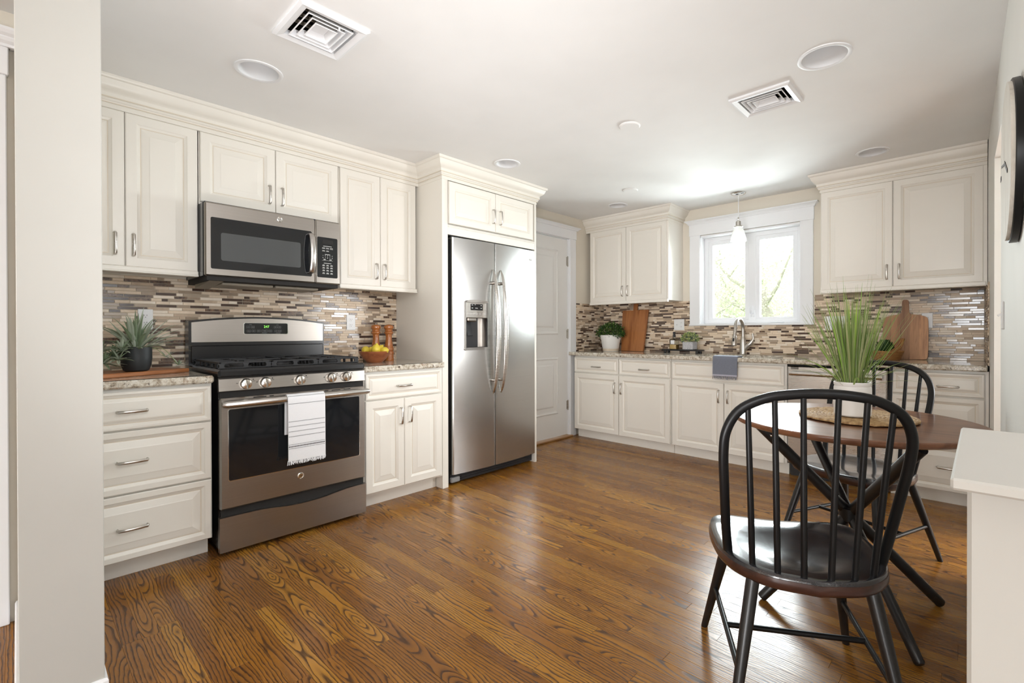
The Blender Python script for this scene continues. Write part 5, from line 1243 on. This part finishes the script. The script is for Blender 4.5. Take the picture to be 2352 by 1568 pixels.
def sqring(g, prof):
    vs = []; m = len(prof)
    for hx, hy, z in prof: vs += [(-hx, -hy, z), (hx, -hy, z), (hx, hy, z), (-hx, hy, z)]
    fs = [((i % m) * 4 + k, (i % m) * 4 + (k + 1) % 4, ((i + 1) % m) * 4 + (k + 1) % 4, ((i + 1) % m) * 4 + k) for i in range(m) for k in range(4)]
    return g.add(vs, fs)
for (c, a, b), lab in zip(VENTS, ('big stepped white ceiling vent above the range side', 'smaller-looking stepped white ceiling vent towards the window')):
    r = root('ceiling_vent', lab, 'vent', (c[0], c[1], H), 0, 'square ceiling vents')
    sqring(G(), [(a, b, -0.0005), (a, b, -0.010), (a - .012, b - .012, -0.016), (a - .034, b - .034, -0.010), (a - .036, b - .036, 0.012), (a - .030, b - .030, 0.012)]).make('frame', 'trim', r, smooth=0)
    for k, q in enumerate((0.046, 0.068, 0.090)):
        hx, hy = a - q, b - q; d = 0.017
        ring = [(hx, hy, -0.013), (hx - 0.004, hy - 0.004, -0.0150), (hx - d, hy - d, 0.010), (hx - d + .002, hy - d + .002, 0.012)]
        sqring(G(), ring).make('louver', 'trim', r, smooth=0)
        if k == 2: G().box(-(hx - d - .001), hx - d - .001, -(hy - d - .001), hy - d - .001, 0.009, 0.012).make('center_plate', 'trim', r, smooth=0)
    for x in (-0.05, 0.0, 0.05): G().box(x - .002, x + .002, -(b - .03), b - .03, 0.020, 0.035).make('damper_blade', 'filter', r, smooth=0)
    g = G(); x, y = a - .030, b - .030
    g.add([(-x, -y, 0.0), (x, -y, 0.0), (x, y, 0.0), (-x, y, 0.0), (-x, -y, 0.16), (x, -y, 0.16), (x, y, 0.16), (-x, y, 0.16)], [(0, 1, 5, 4), (1, 2, 6, 5), (2, 3, 7, 6), (3, 0, 4, 7), (4, 5, 6, 7)]); g.make('duct', 'gap', r, smooth=0)
    if a == VENTS[0][1]: G().cbox(0.088, 0.096, 0.030, 0.036, -0.026, -0.010, 0.002).make('damper_lever', 'trim', r)
# pendant
r = root('pendant_light', 'small frosted bell pendant lamp hanging before the window', 'lamp', (1.789, 4.289, H))
G().lathe([(0, -0.001), (0.060, -0.001), (0.062, -0.006), (0.055, -0.014), (0.030, -0.022), (0.010, -0.026), (0, -0.026)], 40).make('canopy', 'chrome', r)
G().tube([(0, 0, -0.024), (0, 0, -0.215)], 0.0035, 8).make('cord', 'white', r)
g = G().lathe([(0.0, -0.212), (0.006, -0.213), (0.006, -0.232), (0, -0.234)], 14); g.tube([(0.007 * cos(a), 0, -0.236 + 0.007 * sin(a)) for a in [2 * pi * k / 16 for k in range(16)]], 0.002, 6, closed=True, up=(0, 1, 0))
g.lathe([(0, -0.243), (0.010, -0.244), (0.020, -0.250), (0.0215, -0.262), (0.0215, -0.285), (0.036, -0.292), (0.038, -0.300), (0, -0.301)], 28); g.make('socket', 'nickel', r, smooth=35)
G().lathe([(0.030, -0.297), (0.034, -0.305), (0.046, -0.335), (0.058, -0.375), (0.064, -0.400), (0.066, -0.425), (0.063, -0.426), (0.060, -0.400), (0.054, -0.375), (0.042, -0.336), (0.028, -0.305)], 40).make('shade', 'frosted', r, smooth=50)
